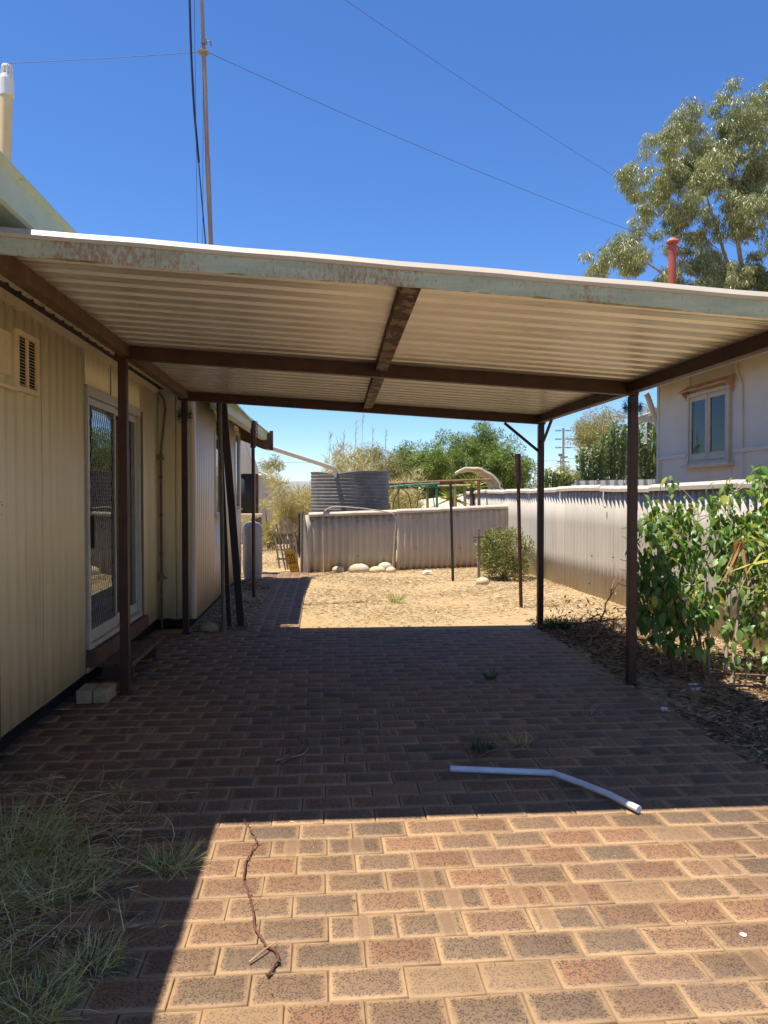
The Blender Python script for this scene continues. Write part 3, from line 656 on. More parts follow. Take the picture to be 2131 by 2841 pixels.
mb = MB(); mb.bb(WX - 0.02, WX + 0.075, d0 - 0.03, d1 + 0.04, 0.158, 0.297); mb.build('door_sill', 'timber_brown', hs, bevel=0.008)
mb = MB(); mb.grid([[(WX - 0.25 + 0.025 * math.sin(i * 2.2), 7.75 + 0.02 * i, z) for i in range(30)] for z in (0.3, 2.4)]); mb.build('curtain', 'curtain', hs, smooth=True, solid=0.003)
mb = MB(); mb.bb(WX + 0.01, WX + 0.03, d1 + 0.003, d1 + 0.035, 0.3, 2.48); mb.build('door_architrave', 'timber_grey', hs)
# pipe and conduit in the corner
mb = MB(); mb.tube([(-1.90, JY - 0.035, 0.0), (-1.90, JY - 0.035, 2.05)], 0.014, 8)
for z in (0.35, 0.9, 1.35, 1.8): mb.tube([(-1.90, JY - 0.035, z - 0.012), (-1.90, JY - 0.035, z + 0.012)], 0.02, 8)
cd = mb.build('conduit', 'conduit', hs)
mb = MB(); mb.tube([(-1.90, JY - 0.035, 2.05), (-1.885, JY - 0.05, 2.2), (-1.86, JY - 0.06, 2.4), (-1.84, JY - 0.05, 2.6), (-1.86, JY - 0.03, 2.72), (-1.92, JY - 0.02, 2.8)], 0.015, 8); mb.build('flexible_conduit', 'conduit_grey', cd, smooth=True)
mb = MB(); mb.box((-1.90, JY - 0.05, 0.62), (0.05, 0.06, 0.09)); mb.tube([(-1.88, JY - 0.06, 0.62), (-1.83, JY - 0.09, 0.61)], 0.012, 6); mb.build('valve', 'conduit_grey', cd)
mb = MB(); mb.box((-1.90, JY - 0.05, 2.03), (0.06, 0.06, 0.06)); mb.build('junction_box', 'conduit_grey', cd)
# flue on the house roof
fl = thing('roof_flue', (-2.36, 6.0, 3.27), 'cream plastic flue pipe with slotted cap on the left house roof', 'flue')
mb = MB(); mb.tube([(-2.38, 6, 3.2), (-2.333, 6, 4.62)], 0.043, 16); mb.build('pipe', 'flue', fl, smooth=True)
mb = MB(); mb.lathe([(0.050, -0.10), (0.050, 0.02), (0.044, 0.05), (0.037, 0.055)], (-2.331, 6, 4.66), 16); mb.build('collar', 'white', fl)
mb = MB(); mb.lathe([(0.024, 0.0), (0.04, 0.002), (0.036, 0.02), (0.016, 0.03)], (-2.328, 6, 4.765), 16)
for k in range(10):
    a = k * math.pi / 5; mb.tube([(-2.33 + 0.04 * math.cos(a), 6 + 0.04 * math.sin(a), 4.69), (-2.328 + 0.036 * math.cos(a), 6 + 0.036 * math.sin(a), 4.775)], 0.0055, 4)
mb.build('cap', 'white', fl)

# ------------------------------------------------------------------ step, bricks by the door
st = thing('door_step', (-1.77, 7.1, 0), 'low brown timber step with two treads below the sliding door', 'step')
mb = MB(); mb.bb(-1.72, -1.60, 6.62, 7.78, 0.13, 0.17); mb.build('tread', 'timber_brown', st, bevel=0.006)
mb = MB(); mb.bb(-1.90, -1.735, 6.68, 7.70, 0.125, 0.16); mb.build('tread', 'timber_brown', st, bevel=0.006)
for yy in (6.72, 7.62):
    mb = MB(); mb.bb(-1.88, -1.62, yy, yy + 0.04, 0.0, 0.124); mb.build('leg', 'timber_dark', st)
for i, (x, yy, rz, lab) in enumerate(((-1.815, 6.10, 0.03, 'cream clay brick against the wall, left of the pair by the post'), (-1.69, 6.115, -0.02, 'cream clay brick touching the brown post, right of the pair'))):
    mb = MB(); mb.box((x, yy, 0.052), (0.112, 0.235, 0.10), Euler((0, 0, rz)))
    b_ = mb.build('loose_brick', 'block', loc=(x, yy, 0), bevel=0.006); tag(b_, lab, 'brick', 'cream bricks by the door')

# ------------------------------------------------------------------ tinsel on two posts
def tinsel(c, n, lab):
    C = []; D = []
    for k in range(n):
        a = rng.uniform(0, 2 * math.pi); r_ = 0.05
        C.append((c[0] + r_ * math.cos(a), c[1] + r_ * math.sin(a), c[2] + rng.normal() * 0.028)); D.append((math.cos(a), math.sin(a), rng.normal() * 0.7))
    o = leaves('tinsel', C, np.array(D) + unit(n) * 0.5, rng.uniform(0.03, 0.065, n), 0.004, 'tinsel', loc=c); tag(o, lab, 'tinsel', 'green tinsel on carport posts')
tinsel((-1.565, YB - 0.0, 2.50), 420, 'green tinsel tied round the rear carport post near the house')
tinsel((2.60, YM, 2.32), 420, 'green tinsel tied round the right carport post')

# ------------------------------------------------------------------ poles, posts, gas bottle
mb = MB(); mb.tube([(-1.15, 9.08, 0.0), (-1.17, 9.10, 1.5), (-1.19, 9.14, 2.72)], 0.024, 10); mb.tube([(-1.15, 9.08, 0.0), (-1.15, 9.08, 0.10)], 0.035, 10)
tag(mb.build('pipe_pole', 'pole_grey', loc=(-1.15, 9.08, 0), smooth=True), 'thin grey-green pipe standing upright behind the carport beside the house', 'pipe')
mb = MB(); mb.beam((-1.125, 9.42, 0.0), (-1.215, 9.22, 2.70), 0.05, 0.06)
tag(mb.build('timber_pole', 'pole_black', loc=(-1.125, 9.42, 0)), 'slim black timber pole leaning nearly upright between grey pipe and thick plank', 'pole')
mb = MB(); mb.beam((-0.985, 9.42, 0.0), (-1.16, 9.20, 2.70), 0.085, 0.05)
tag(mb.build('leaning_plank', 'pole_black', loc=(-0.985, 9.42, 0)), 'thick black plank leaning left behind the carport, nearest the path', 'plank')
def line_post(x, yy, h, lab, chain, lean):
    t = thing('clothes_line_post', (x, yy, 0), lab, 'post', 'brown clothes line posts')
    mb = MB(); mb.tube([(x, yy, -0.02), (x + lean, yy, h - 0.3)], 0.026, 10); mb.build('pole', 'brown', t, smooth=True)
    mb = MB(); mb.tube([(x + lean, yy, h - 0.42), (x + lean * 1.1, yy, h)], 0.043, 12); mb.build('sleeve', 'brown', t, smooth=False)
    if chain:
        for k in range(7):
            mb = MB(); ps = [(x + 0.06 + 0.014 * math.cos(a) * (1 if k % 2 else 0.2), yy - 0.01 + 0.014 * math.cos(a) * (0.2 if k % 2 else 1), h - 0.03 - k * 0.05 + 0.028 * math.sin(a)) for a in [i * math.pi / 4 for i in range(9)]]
            mb.tube(ps, 0.005, 4, False); mb.build('chain_link', 'conduit', t)
    else:
        mb = MB(); mb.tube([(x + lean - 0.03, yy, h - 0.04), (x + lean - 0.085, yy, h - 0.03), (x + lean - 0.09, yy, h + 0.01)], 0.012, 6); mb.build('hook', 'brown', t)
line_post(-1.07, 12.13, 2.74, 'tall brown pipe post with chain, left of the brick path', True, 0.0)
line_post(2.82, 10.72, 2.17, 'brown pipe post with thick sleeve standing right in the yard', False, -0.05)
gx, gy = -1.32, 14.75
gb = thing('gas_bottle', (gx, gy, 0), 'tall grey gas cylinder beside the house wall end', 'gas bottle')
mb = MB(); mb.lathe([(0.06, 0.07), (0.17, 0.08), (0.185, 0.14), (0.185, 0.93), (0.178, 0.99), (0.14, 1.045), (0.06, 1.075), (0.03, 1.08)], (gx, gy, 0), 28); mb.build('body', 'gas', gb, smooth=True)
mb = MB(); mb.lathe([(0.165, 0.0), (0.17, 0.0), (0.17, 0.06), (0.165, 0.075)], (gx, gy, 0), 24); mb.build('foot_ring', 'gas', gb)
mb = MB(); mb.tube([(gx, gy, 1.07), (gx, gy, 1.16)], 0.022, 8); mb.tube([(gx - 0.02, gy, 1.13), (gx + 0.10, gy, 1.135)], 0.012, 6); mb.tube([(gx + 0.09, gy, 1.135), (gx + 0.12, gy, 1.135)], 0.026, 8); mb.build('valve', 'conduit', gb)
mb = MB(); mb.lathe([(0.187, -0.012), (0.189, 0.0), (0.187, 0.012)], (gx, gy, 0.93), 28); mb.build('seam', 'gas', gb)
bn = thing('side_bench', (-1.5, 15.6, 0), 'small pale bench behind the gas bottle', 'bench')
mb = MB(); mb.bb(-1.78, -1.20, 15.45, 15.8, 1.14, 1.20); mb.build('top', 'cream_trim', bn)
for x in (-1.74, -1.26):
    mb = MB(); mb.bb(x, x + 0.05, 15.5, 15.55, -0.02, 1.139); mb.build('leg', 'timber_grey', bn)

# pvc downpipe from gutter to tank
mb = MB(); mb.tube([(-1.09, 14.66, 2.64), (-1.10, 14.68, 2.56), (-1.075, 14.70, 2.49), (-1.02, 14.74, 2.475), (-0.96, 14.8, 2.475), (0.22, 16.42, 2.16), (0.275, 16.5, 2.13), (0.30, 16.53, 2.06), (0.30, 16.54, 1.96)], [0.05, 0.052, 0.055, 0.055, 0.045, 0.045, 0.047, 0.047, 0.045], 14)
tag(mb.build('downpipe', 'pvc', loc=(0.3, 16.53, 1.96), smooth=True), 'white plastic pipe sloping from the green gutter down to the water tank', 'pipe')

# ------------------------------------------------------------------ corrugated water tank
tc = Vector((0.62, 17.32, 0)); tr_ = 0.86
tk = thing('water_tank', tc, 'dented grey corrugated iron water tank behind the low fence', 'water tank')
rows = []; nz = 150; na = 72
for j in range(nz + 1):
    r_ = []
    for i in range(na + 1):
        a = 2 * math.pi * i / na; dip = -0.055 * math.exp(-(((a - 4.32 + math.pi) % (2 * math.pi) - math.pi) / 0.35) ** 2)
        top = 2.085 + dip + 0.012 * math.cos(a); zz = -0.02 + (top + 0.02) * j / nz
        rr = tr_ + 0.019 * abs(math.cos(math.pi * zz / 0.074)) ** 0.8 + 0.02 * math.cos(3 * a) * (0.4 + 0.3 * math.sin(zz * 3))
        r_.append((tc.x + rr * math.cos(a), tc.y + rr * math.sin(a), zz))
    rows.append(r_)
mb = MB(); mb.grid(rows); mb.build('tank_wall', 'galv', tk, smooth=True, solid=0.004)
mb = MB(); mb.tube([(tc.x + (tr_ + 0.015) * math.cos(2 * math.pi * i / 48), tc.y + (tr_ + 0.015) * math.sin(2 * math.pi * i / 48), 2.09 + 0.012 * math.cos(2 * math.pi * i / 48) - 0.055 * math.exp(-(((2 * math.pi * i / 48 - 4.32 + math.pi) % (2 * math.pi) - math.pi) / 0.35) ** 2)) for i in range(49)], 0.012, 6, False); mb.build('rim', 'galv', tk)

# ------------------------------------------------------------------ fences
def fence_sheet(parent, p0, p1, z0, zt0, zt1, mat, pitch=0.146, amp=0.022, bow=0.0, rowsn=2, phase=0.0, side=1, wob=0.0):
    """corrugated sheet from p0 to p1 (xy); bow leans it towards side mid-height"""
    p0 = Vector((*p0, 0)); p1 = Vector((*p1, 0)); d = p1 - p0; L = d.length; d.normalize(); nrm = Vector((d.y, -d.x, 0)) * side
    n = max(8, int(L / pitch * 10)); P = []
    for j in range(rowsn):
        t = j / (rowsn - 1); row_ = []
        for i in range(n + 1):
            u = L * i / n; zt = zt0 + (zt1 - zt0) * i / n
            a = amp * math.sin(2 * math.pi * u / pitch + phase) + bow * math.sin(math.pi * min(1, t * 1.15)) + wob * math.sin(u * 2.1 + phase) * t
            q = p0 + d * u + nrm * a; row_.append((q.x, q.y, z0 + (zt - z0) * t))
        P.append(row_)
    mb = MB(); mb.grid(P); return mb.build('panel', mat, parent, smooth=True, solid=0.008)
def cap_piece(parent, a, b, wd=0.10, h=0.075, mat='cap', drop=0.055):
    a = Vector(a); b = Vector(b); d, x, yv = basis(b - a); P = []
    pr = [(-wd / 2, -drop), (-wd / 2 - 0.004, -0.01), (-wd / 2 + 0.012, 0.014), (-wd / 4, 0.024), (0, 0.027), (wd / 4, 0.024), (wd / 2 - 0.012, 0.014), (wd / 2 + 0.004, -0.01), (wd / 2, -drop)]
    m = 6; rows_ = []
    for i in range(m + 1):
        c = a + (b - a) * (i / m); jz = rnd.uniform(-.003, .003)
        rows_.append([c + x * u + Vector((0, 0, v + jz)) for u, v in pr])
    mb = MB(); mb.grid(rows_); return mb.build('cap', mat, parent, smooth=False, solid=0.012)
rf = thing('tall_boundary_fence', (4.3, 12, 0), 'tall pale corrugated cement boundary fence with rounded capping on the right', 'fence')
pts = [(4.56, 5.0), (4.50, 6.5), (4.38, 10.16), (4.20, 14.3), (4.15, 18.6), (4.10, 24.0)]
def fx(yv):
    for (xa, ya), (xb, yb) in zip(pts, pts[1:]):
        if yv <= yb: return xa + (xb - xa) * (yv - ya) / (yb - ya)
    return pts[-1][0]
def ftop(yv): return 1.72 - 0.004 * (yv - 7) + 0.012 * math.sin(yv * 1.1)
y = 5.0; k = 0
while y < 21.4:
    y1 = y + 1.022
    fence_sheet(rf, (fx(y), y), (fx(y1), y1), -0.02, ftop(y) - 0.035, ftop(y1) - 0.035, 'fence', side=-1, amp=0.023, wob=0.006, rowsn=4)
    y = y1; k += 1
y = 5.0; k = 0
zc = 0
for L in (1.75, 1.1, 2.05, 1.65, 1.9, 1.8, 1.85, 1.8, 1.9, 1.0):
    y1 = y + L; dz = (0.018, -0.004, 0.010, -0.008)[k % 4]
    cap_piece(rf, (fx(y), y + 0.004, ftop(y) + dz - 0.01), (fx(y1), y1 - 0.004, ftop(y1) + dz * 0.3 - 0.006), 0.115); y = y1; k += 1
for yv, zv in ((8.3, 1.35), (9.1, 0.62), (9.7, 0.8), (10.3, 0.72), (11.1, 0.66), (11.9, 0.62), (9.3, 1.38), (11.4, 1.4)):
    mb = MB(); mb.tube([(fx(yv) - 0.02, yv, zv), (fx(yv) - 0.045, yv, zv)], 0.012, 6); mb.build('bolt', 'conduit', rf)
# far part of the same run beyond the pergola, lower and darker
f2 = thing('far_boundary_fence', (3.9, 24, 0), 'lower grey corrugated fence continuing behind the pergola', 'fence')
for i in range(5): fence_sheet(f2, (fx(21.3 + i) - i * 0.18, 21.45 + i), (fx(22.3 + i) - (i + 1) * 0.18, 22.45 + i), -0.02, 1.62 - i * 0.05, 1.57 - i * 0.05, 'fence', side=-1)

lf = thing('low_fence', (1.8, 16.3, 0), 'low brownish corrugated cement fence across the back of the yard', 'fence')
fence_sheet(lf, (-0.34, 15.86), (0.62, 16.04), -0.02, 1.17, 1.20, 'fence_rear', rowsn=4, amp=0.020, bow=0.01)
fence_sheet(lf, (0.60, 16.06), (1.56, 16.22), -0.02, 1.20, 1.225, 'fence_rear', rowsn=4, amp=0.020, bow=0.015)
fence_sheet(lf, (1.56, 16.20), (2.85, 16.60), -0.02, 1.235, 1.275, 'fence_rear', rowsn=12, amp=0.024, bow=0.05)
fence_sheet(lf, (2.85, 16.60), (4.14, 17.00), -0.02, 1.275, 1.33, 'fence_rear', rowsn=12, amp=0.024, bow=0.05)
cap_piece(lf, (-0.28, 15.87, 1.185), (1.56, 16.215, 1.235), 0.11); cap_piece(lf, (1.56, 16.215, 1.245), (2.85, 16.60, 1.285), 0.11); cap_piece(lf, (2.85, 16.60, 1.287), (4.13, 17.0, 1.335), 0.11)
mb = MB(); mb.prism([(-0.40, 15.82, -0.02), (-0.26, 15.80, -0.02), (-0.37, 15.82, 1.12), (-0.41, 15.82, 1.12)], (0.02, 0.03, 0)); mb.build('torn_edge', 'fence_rear', lf)
for xx, zz, rr in ((-0.2, 1.05, .014), (0.75, 1.03, .014), (0.2, 1.0, .01), (1.40, 1.05, .014), (0.55, 0.93, .009), (0.72, 0.9, .008), (0.75, 0.3, .014), (1.95, 1.1, .013), (2.10, 1.1, .013), (2.0, 0.45, .013), (2.95, 1.14, .013), (3.0, 0.42, .013)):
    yy = 15.87 + (xx + 0.34) * 0.185 if xx < 1.56 else 16.2 + (xx - 1.56) * 0.31
    mb = MB(); mb.tube([(xx, yy - 0.025, zz), (xx, yy - (0.05 if xx < 1.6 else 0.09), zz)], rr, 6); mb.build('bolt', 'conduit', lf)
mb = MB(); mb.tube([(-0.42, 15.74, -0.02), (-0.41, 15.76, 1.22)], 0.027, 8); mb.build('post', 'galv', lf, smooth=True)
mb = MB(); mb.tube([(-0.47, 15.82, 0.3), (-0.47, 15.82, 1.2)], 0.018, 6); mb.build('rail', 'brown', lf)

# grey iron fence over the neighbour side
gf = thing('iron_fence', (6, 15.5, 0), 'dark grey corrugated iron fence beyond the capping, below the cacti', 'fence')
for i in range(4): fence_sheet(gf, (4.98 + i * 0.62, 15.5), (4.98 + (i + 1) * 0.62, 15.5), -0.02, 1.87 + 0.012 * i, 1.882 + 0.012 * i, 'galv_fence', pitch=0.19, amp=0.03)

# gate of old slats, sign
gt = thing('slat_gate', (-0.7, 15.95, 0), 'old grey timber slat gate leaning open at the end of the path', 'gate')
for i in range(6):
    x0 = -0.50 - i * 0.052; mb = MB(); mb.beam((x0, 15.93 + i * 0.02, 0.02 + rnd.uniform(0, .02)), (x0 - 0.08 - i * 0.022, 15.98 + i * 0.03, 1.0 + 0.10 * math.sin(i * 0.7)), 0.040, 0.014); mb.build('slat', 'timber_grey', gt)
mb = MB(); mb.beam((-0.88, 16.08, 0.05), (-1.02, 16.15, 0.95), 0.04, 0.016); mb.build('slat', 'timber_grey', gt)
for z in (0.25, 0.8):
    mb = MB(); mb.beam((-0.48 - 0.10 * z, 15.965, z), (-0.92 - 0.12 * z, 16.14, z), 0.03, 0.05); mb.build('rail', 'timber_grey', gt)
sg = thing('speed_sign', (-0.55, 15.66, 0), 'yellow 20 km/h sign leaning against the slat gate', 'sign')
SR = Matrix.Translation((0, 0, 0)) @ Euler((R(8), R(-15), 0)).to_matrix().to_4x4() @ Euler((0, 0, R(-38))).to_matrix().to_4x4()
def sgp(u, v, d): return SR @ Vector((u, -d, v)) + Vector((-0.545, 15.66, 0.012))
mb = MB(); q = []
for (cx, cz, a0) in ((0.105, 0.025, -90), (0.105, 0.455, 0), (-0.105, 0.455, 90), (-0.105, 0.025, 180)):
    for k in range(5):
        a = R(a0 + k * 22.5); q.append(sgp(cx + 0.02 * math.cos(a), cz + 0.02 * math.sin(a), 0))
mb.prism(q, (SR.to_3x3() @ Vector((0, 0.004, 0)))); mb.build('plate', 'sign', sg)
def lettering(txt, u, v, size, mat, sx=1.0):
    cu = bpy.data.curves.new('lettering', 'FONT'); cu.body = txt; cu.size = size; cu.align_x = 'CENTER'; cu.extrude = 0.0006; cu.offset = 0.002
    cu.materials.append(MT[mat]); tmp = bpy.data.objects.new('lettering', cu); me = bpy.data.meshes.new_from_object(tmp); bpy.data.objects.remove(tmp)
    o = bpy.data.objects.new('lettering', me); COL.objects.link(o); o.parent = sg
    o.matrix_local = Matrix.Translation(Vector(sgp(u, v, 0.003)) - Vector(sg.location)) @ SR @ Euler((R(90), 0, 0)).to_matrix().to_4x4() @ Matrix.Diagonal((sx, 1, 1, 1))
lettering('20', 0.0, 0.19, 0.30, 'ink', 0.62); lettering('km/h', 0.0, 0.075, 0.085, 'ink_faded', 1.0)
mb = MB(); fr_ = [sgp(u, v, 0.002) for u, v in ((-0.112, 0.012), (0.112, 0.012), (0.112, 0.468), (-0.112, 0.468), (-0.112, 0.012))]; mb.tube(fr_, 0.0025, 4); mb.build('border', 'ink', sg)

# ------------------------------------------------------------------ yard things
mb = MB(); hp = [(0.03, 15.72, -0.02), (0.02, 15.74, 0.7), (0.02, 15.76, 1.10), (0.035, 15.77, 1.22), (0.09, 15.78, 1.29), (0.20, 15.79, 1.33), (0.45, 15.82, 1.335), (0.85, 15.86, 1.30), (1.25, 15.9, 1.245), (1.45, 15.92, 1.20), (1.525, 15.92, 1.13), (1.525, 15.92, 0.95), (1.49, 15.91, 0.5), (1.455, 15.9, -0.02)]
mb = MB(); mb.tube(hp, 0.013, 8)
tag(mb.build('pipe_hoop', 'nframe', loc=(0.03, 15.72, 0), smooth=True), 'thin pale bent pipe hoop standing before the low fence', 'hoop')
def stone(x, yy, r3, lab, seed, mat='stone'):
    rr = random.Random(seed); mb = MB(); n, m = 14, 9; P = []
    ph = [rr.uniform(0, 6) for _ in range(4)]
    for j in range(m + 1):
        th = math.pi * j / m; row_ = []
        for i in range(n + 1):
            a = 2 * math.pi * (i % n) / n
            k = 1 + 0.08 * math.sin(2 * a + ph[0]) * math.sin(th) + 0.06 * math.sin(3 * a + ph[1]) * math.sin(th) + 0.05 * math.cos(2 * th + ph[2])
            row_.append((x + r3[0] * k * math.sin(th) * math.cos(a), yy + r3[1] * k * math.sin(th) * math.sin(a), r3[2] * 0.45 - 0.02 + r3[2] * k * math.cos(th)))
        P.append(row_)
    mb.grid(P); o = mb.build('stone', mat, loc=(x, yy, -0.02), smooth=True); tag(o, lab, 'stone', 'pale round stones in the yard')
stone(0.33, 15.95, (0.13, 0.11, 0.09), 'small round pale stone, leftmost of the row along the low fence', 1)
stone(0.55, 16.05, (0.07, 0.06, 0.05), 'tiny pale stone wedged between the two left stones of the fence row', 2)
stone(0.76, 15.90, (0.20, 0.15, 0.13), 'largest yellowish stone in the row along the low fence', 3)
stone(1.13, 15.85, (0.155, 0.12, 0.09), 'white rounded stone right of the largest yellow stone', 4)
stone(1.32, 16.06, (0.16, 0.10, 0.13), 'white stone behind the others at the right end of the fence row', 5)
stone(1.42, 15.82, (0.11, 0.10, 0.085), 'small white stone at the front right of the fence row', 6)
stone(2.86, 13.55, (0.11, 0.10, 0.09), 'single pale stone lying beside the round green bush', 7)
stone(-1.33, 9.17, (0.11, 0.09, 0.075), 'dull brown stone in the shade by the rear carport post', 8, 'block')
mb = MB(); mb.beam((2.42, 14.10, -0.05), (2.375, 14.13, 1.80), 0.045, 0.04)
tag(mb.build('star_picket', 'pole_black', loc=(2.42, 14.1, 0)), 'thin black stake standing upright in the middle of the yard', 'stake')
tp = thing('garden_tap', (2.88, 13.95, 0), 'grey standpipe with a black hose beside the round bush', 'tap')
mb = MB(); mb.bb(2.85, 2.90, 13.93, 13.97, -0.02, 0.96); mb.build('stand', 'timber_grey', tp)
mb = MB(); mb.tube([(2.76, 13.92, 0.80), (2.90, 13.92, 0.81), (3.02, 13.92, 0.81), (3.08, 13.92, 0.77), (3.09, 13.92, 0.70)], 0.012, 6); mb.tube([(2.77, 13.92, 0.72), (2.80, 13.92, 0.75), (2.77, 13.92, 0.765)], 0.01, 6); mb.build('hose', 'black', tp, smooth=True)

def clumped(centers, radii, n, flat=0.8, shell=0.5):
    """points spread through ellipsoidal clumps, denser at their outside"""
    w_ = np.array(radii) ** 2; idx = rng.choice(len(centers), n, p=w_ / w_.sum())
    d = unit(n); r_ = (rng.random(n) ** shell)[:, None]
    C = np.array(centers)[idx] + d * r_ * np.array(radii)[idx][:, None] * np.array([1, 1, flat]); return C, d, idx

# round bush
rb_ = thing('round_bush', (3.47, 14.35, 0), 'rounded yellow-green bush in front of the tall fence', 'bush')
cc = []; 
for k in range(34):
    a = rng.uniform(0, 2 * math.pi); e = rng.uniform(0.05, 1.0); cc.append((3.47 + 0.40 * math.cos(a) * math.sqrt(1 - (e - .5) ** 2 * 2.2), 14.35 + 0.36 * math.sin(a), 0.10 + 0.72 * e))
C, d, idx = clumped(cc, [rng.uniform(0.14, 0.24) for _ in cc], 9500, 0.9)
C[:, 2] = np.maximum(C[:, 2], 0.03)
o = leaves('foliage', C, d + unit(len(C)) * 0.8 + np.array([0, 0, 0.2]), rng.uniform(0.035, 0.06, len(C)), rng.uniform(0.014, 0.024, len(C)), 'bush_leaf', rb_)
for k in range(9):
    c = cc[k]; mb = MB(); mb.tube([(3.47 + rng.normal() * 0.05, 14.35 + rng.normal() * 0.05, -0.02), ((3.47 + c[0]) / 2, (14.35 + c[1]) / 2, c[2] * 0.5), c], [0.014, 0.009, 0.004], 5); mb.build('stem', 'bark_dark', rb_)

# ------------------------------------------------------------------ litter and straw
def scatter(name, x0, x1, y0, y1, n, L, W, mat, lab, zmax=0.02, keep=None, tilt=0.12, kind='leaf'):
    P = rng.random((int(n * 1.6), 2)) * [x1 - x0, y1 - y0] + [x0, y0]
    # uneven cover: drop pieces where a slow wave is low
    f = np.sin(P[:, 0] * 2.3 + 1.3 * np.sin(P[:, 1] * 1.7)) + np.sin(P[:, 1] * 3.1 + 2 * np.sin(P[:, 0] * 1.3))
    ok = rng.random(len(P)) < 0.62 + 0.26 * f
    if keep is not None: ok &= keep(P[:, 0], P[:, 1])
    P = P[ok][:n]; n = len(P)
    a = rng.uniform(0, 2 * math.pi, n); D = np.stack([np.cos(a), np.sin(a), rng.normal(size=n) * tilt], 1)
    C = np.concatenate([P, (-0.016 + rng.random(n) * zmax)[:, None]], 1)
    fn = blades if kind == 'blade' else leaves
    kw = dict(bend=rng.normal(size=n) * 0.25) if kind == 'blade' else {}
    o = fn(name, C, D, rng.uniform(L[0], L[1], n), rng.uniform(W[0], W[1], n), mat, loc=((x0 + x1) / 2, (y0 + y1) / 2, 0), **kw)
    return tag(o, lab, 'ground litter', kind='stuff')
scatter('dry_straw', -0.26, 4.35, 9.02, 17.0, 28000, (0.03, 0.11), (0.004, 0.011), 'straw', 'scattered dry straw and leaves over the sunny yard', keep=lambda x, y: (x < 4.5 - 0.02 * y) & (rng.random(len(x)) < np.clip((y - 8.7) / 2.0, 0.15, 1)))
scatter('leaf_litter', 2.58, 4.45, 3.6, 9.6, 17000, (0.035, 0.11), (0.007, 0.02), 'litter', 'brown dead leaf litter on the bed right of the paving', 0.03)
scatter('leaf_litter', -1.50, -0.90, 9.02, 14.6, 2600, (0.03, 0.09), (0.006, 0.016), 'litter', 'brown dead leaf litter between the house and the brick path', 0.02)
scatter('dry_grass', -2.6, 0.2, 16.2, 24, 5200, (0.08, 0.26), (0.004, 0.009), 'straw', 'yellow dry grass beyond the slat gate', 0.01, tilt=1.6, kind='blade')

# ------------------------------------------------------------------ weeds and grass
def tuft(name, x, yy, r_, n, L, mat, lab, cat='grass', group=None, spread=0.8, kind=None, sub=None, W=(0.003, 0.006), bend=0.55):
    a = rng.uniform(0, 2 * math.pi, n); q = r_ * np.sqrt(rng.random(n))
    C = np.stack([x + q * np.cos(a), yy + q * np.sin(a), np.full(n, -0.005)], 1)
    D = np.stack([np.cos(a) * spread * (0.3 + rng.random(n)), np.sin(a) * spread * (0.3 + rng.random(n)), 0.5 + rng.random(n)], 1)
    o = blades(name, C, D, rng.uniform(L[0], L[1], n), rng.uniform(*W, n), mat, loc=(x, yy, 0), bend=rng.normal(size=n) * bend)
    return tag(o, lab, cat, group, kind)
G = 'couch grass tufts at the lower left'
tuft('grass_tuft', -0.66, 3.34, 0.079, 255, (0.07, 0.16), 'grass', 'small upright green tuft nearest the sunlit paving edge', group=G, W=(0.002, 0.0045), bend=0.9, spread=1.1)
tuft('grass_tuft', -0.80, 2.66, 0.101, 285, (0.06, 0.14), 'grass', 'bright tuft of grass in shade beside the lower sunlit edge', group=G, W=(0.002, 0.0045), bend=0.9, spread=1.1)
tuft('grass_tuft', -0.92, 2.44, 0.129, 345, (0.07, 0.16), 'grass', 'green tuft in the bottom left corner', group=G, W=(0.002, 0.0045), bend=0.9, spread=1.1)
tuft('grass_tuft', -1.18, 2.56, 0.129, 300, (0.07, 0.17), 'grass', 'grass tuft at the left frame edge above the bottom corner', group=G, W=(0.002, 0.0045), bend=0.9, spread=1.1)
tuft('grass_tuft', -1.10, 3.20, 0.172, 480, (0.08, 0.19), 'grass', 'dense green tuft in the middle of the shaded weed patch', group=G, W=(0.002, 0.0045), bend=0.9, spread=1.1)
tuft('grass_tuft', -1.42, 3.62, 0.187, 450, (0.1, 0.23), 'grass', 'tall loose tuft at the upper end of the weed patch', group=G, W=(0.002, 0.0045), bend=0.9, spread=1.1)
tuft('grass_tuft', -1.52, 3.20, 0.172, 390, (0.1, 0.23), 'grass', 'grass tuft against the left edge beside the white scrap', group=G, W=(0.002, 0.0045), bend=0.9, spread=1.1)
# the loose runners between the tufts
n = 3000; P = np.stack([rng.normal(-1.32, 0.25, n), rng.normal(3.08, 0.50, n)], 1); P = P[(P[:, 0] < -0.60 - 0.12 * rng.random(n)) & (P[:, 0] > -1.85) & (P[:, 1] > 2.1)]; n = len(P)
D = np.stack([rng.normal(size=n), rng.normal(size=n), np.abs(rng.normal(size=n)) * 0.35 + 0.05], 1)
tag(blades('couch_grass', np.concatenate([P, np.full((n, 1), 0.004) + 0.05 * rng.random((n, 1)) ** 2], 1), D, rng.uniform(0.06, 0.26, n), rng.uniform(0.0018, 0.0042, n), 'dry_couch', loc=(-1.2, 3.2, 0), bend=rng.normal(size=n) * 0.7, seg=4), 'loose straggly couch grass runners over the shaded pavers at lower left', 'grass', kind='stuff')
n = 420; P = np.stack([rng.normal(-1.28, 0.26, n), rng.normal(3.05, 0.45, n)], 1); P = P[P[:, 0] < -0.66]; n = len(P); a = rng.uniform(0, 6.28, n)
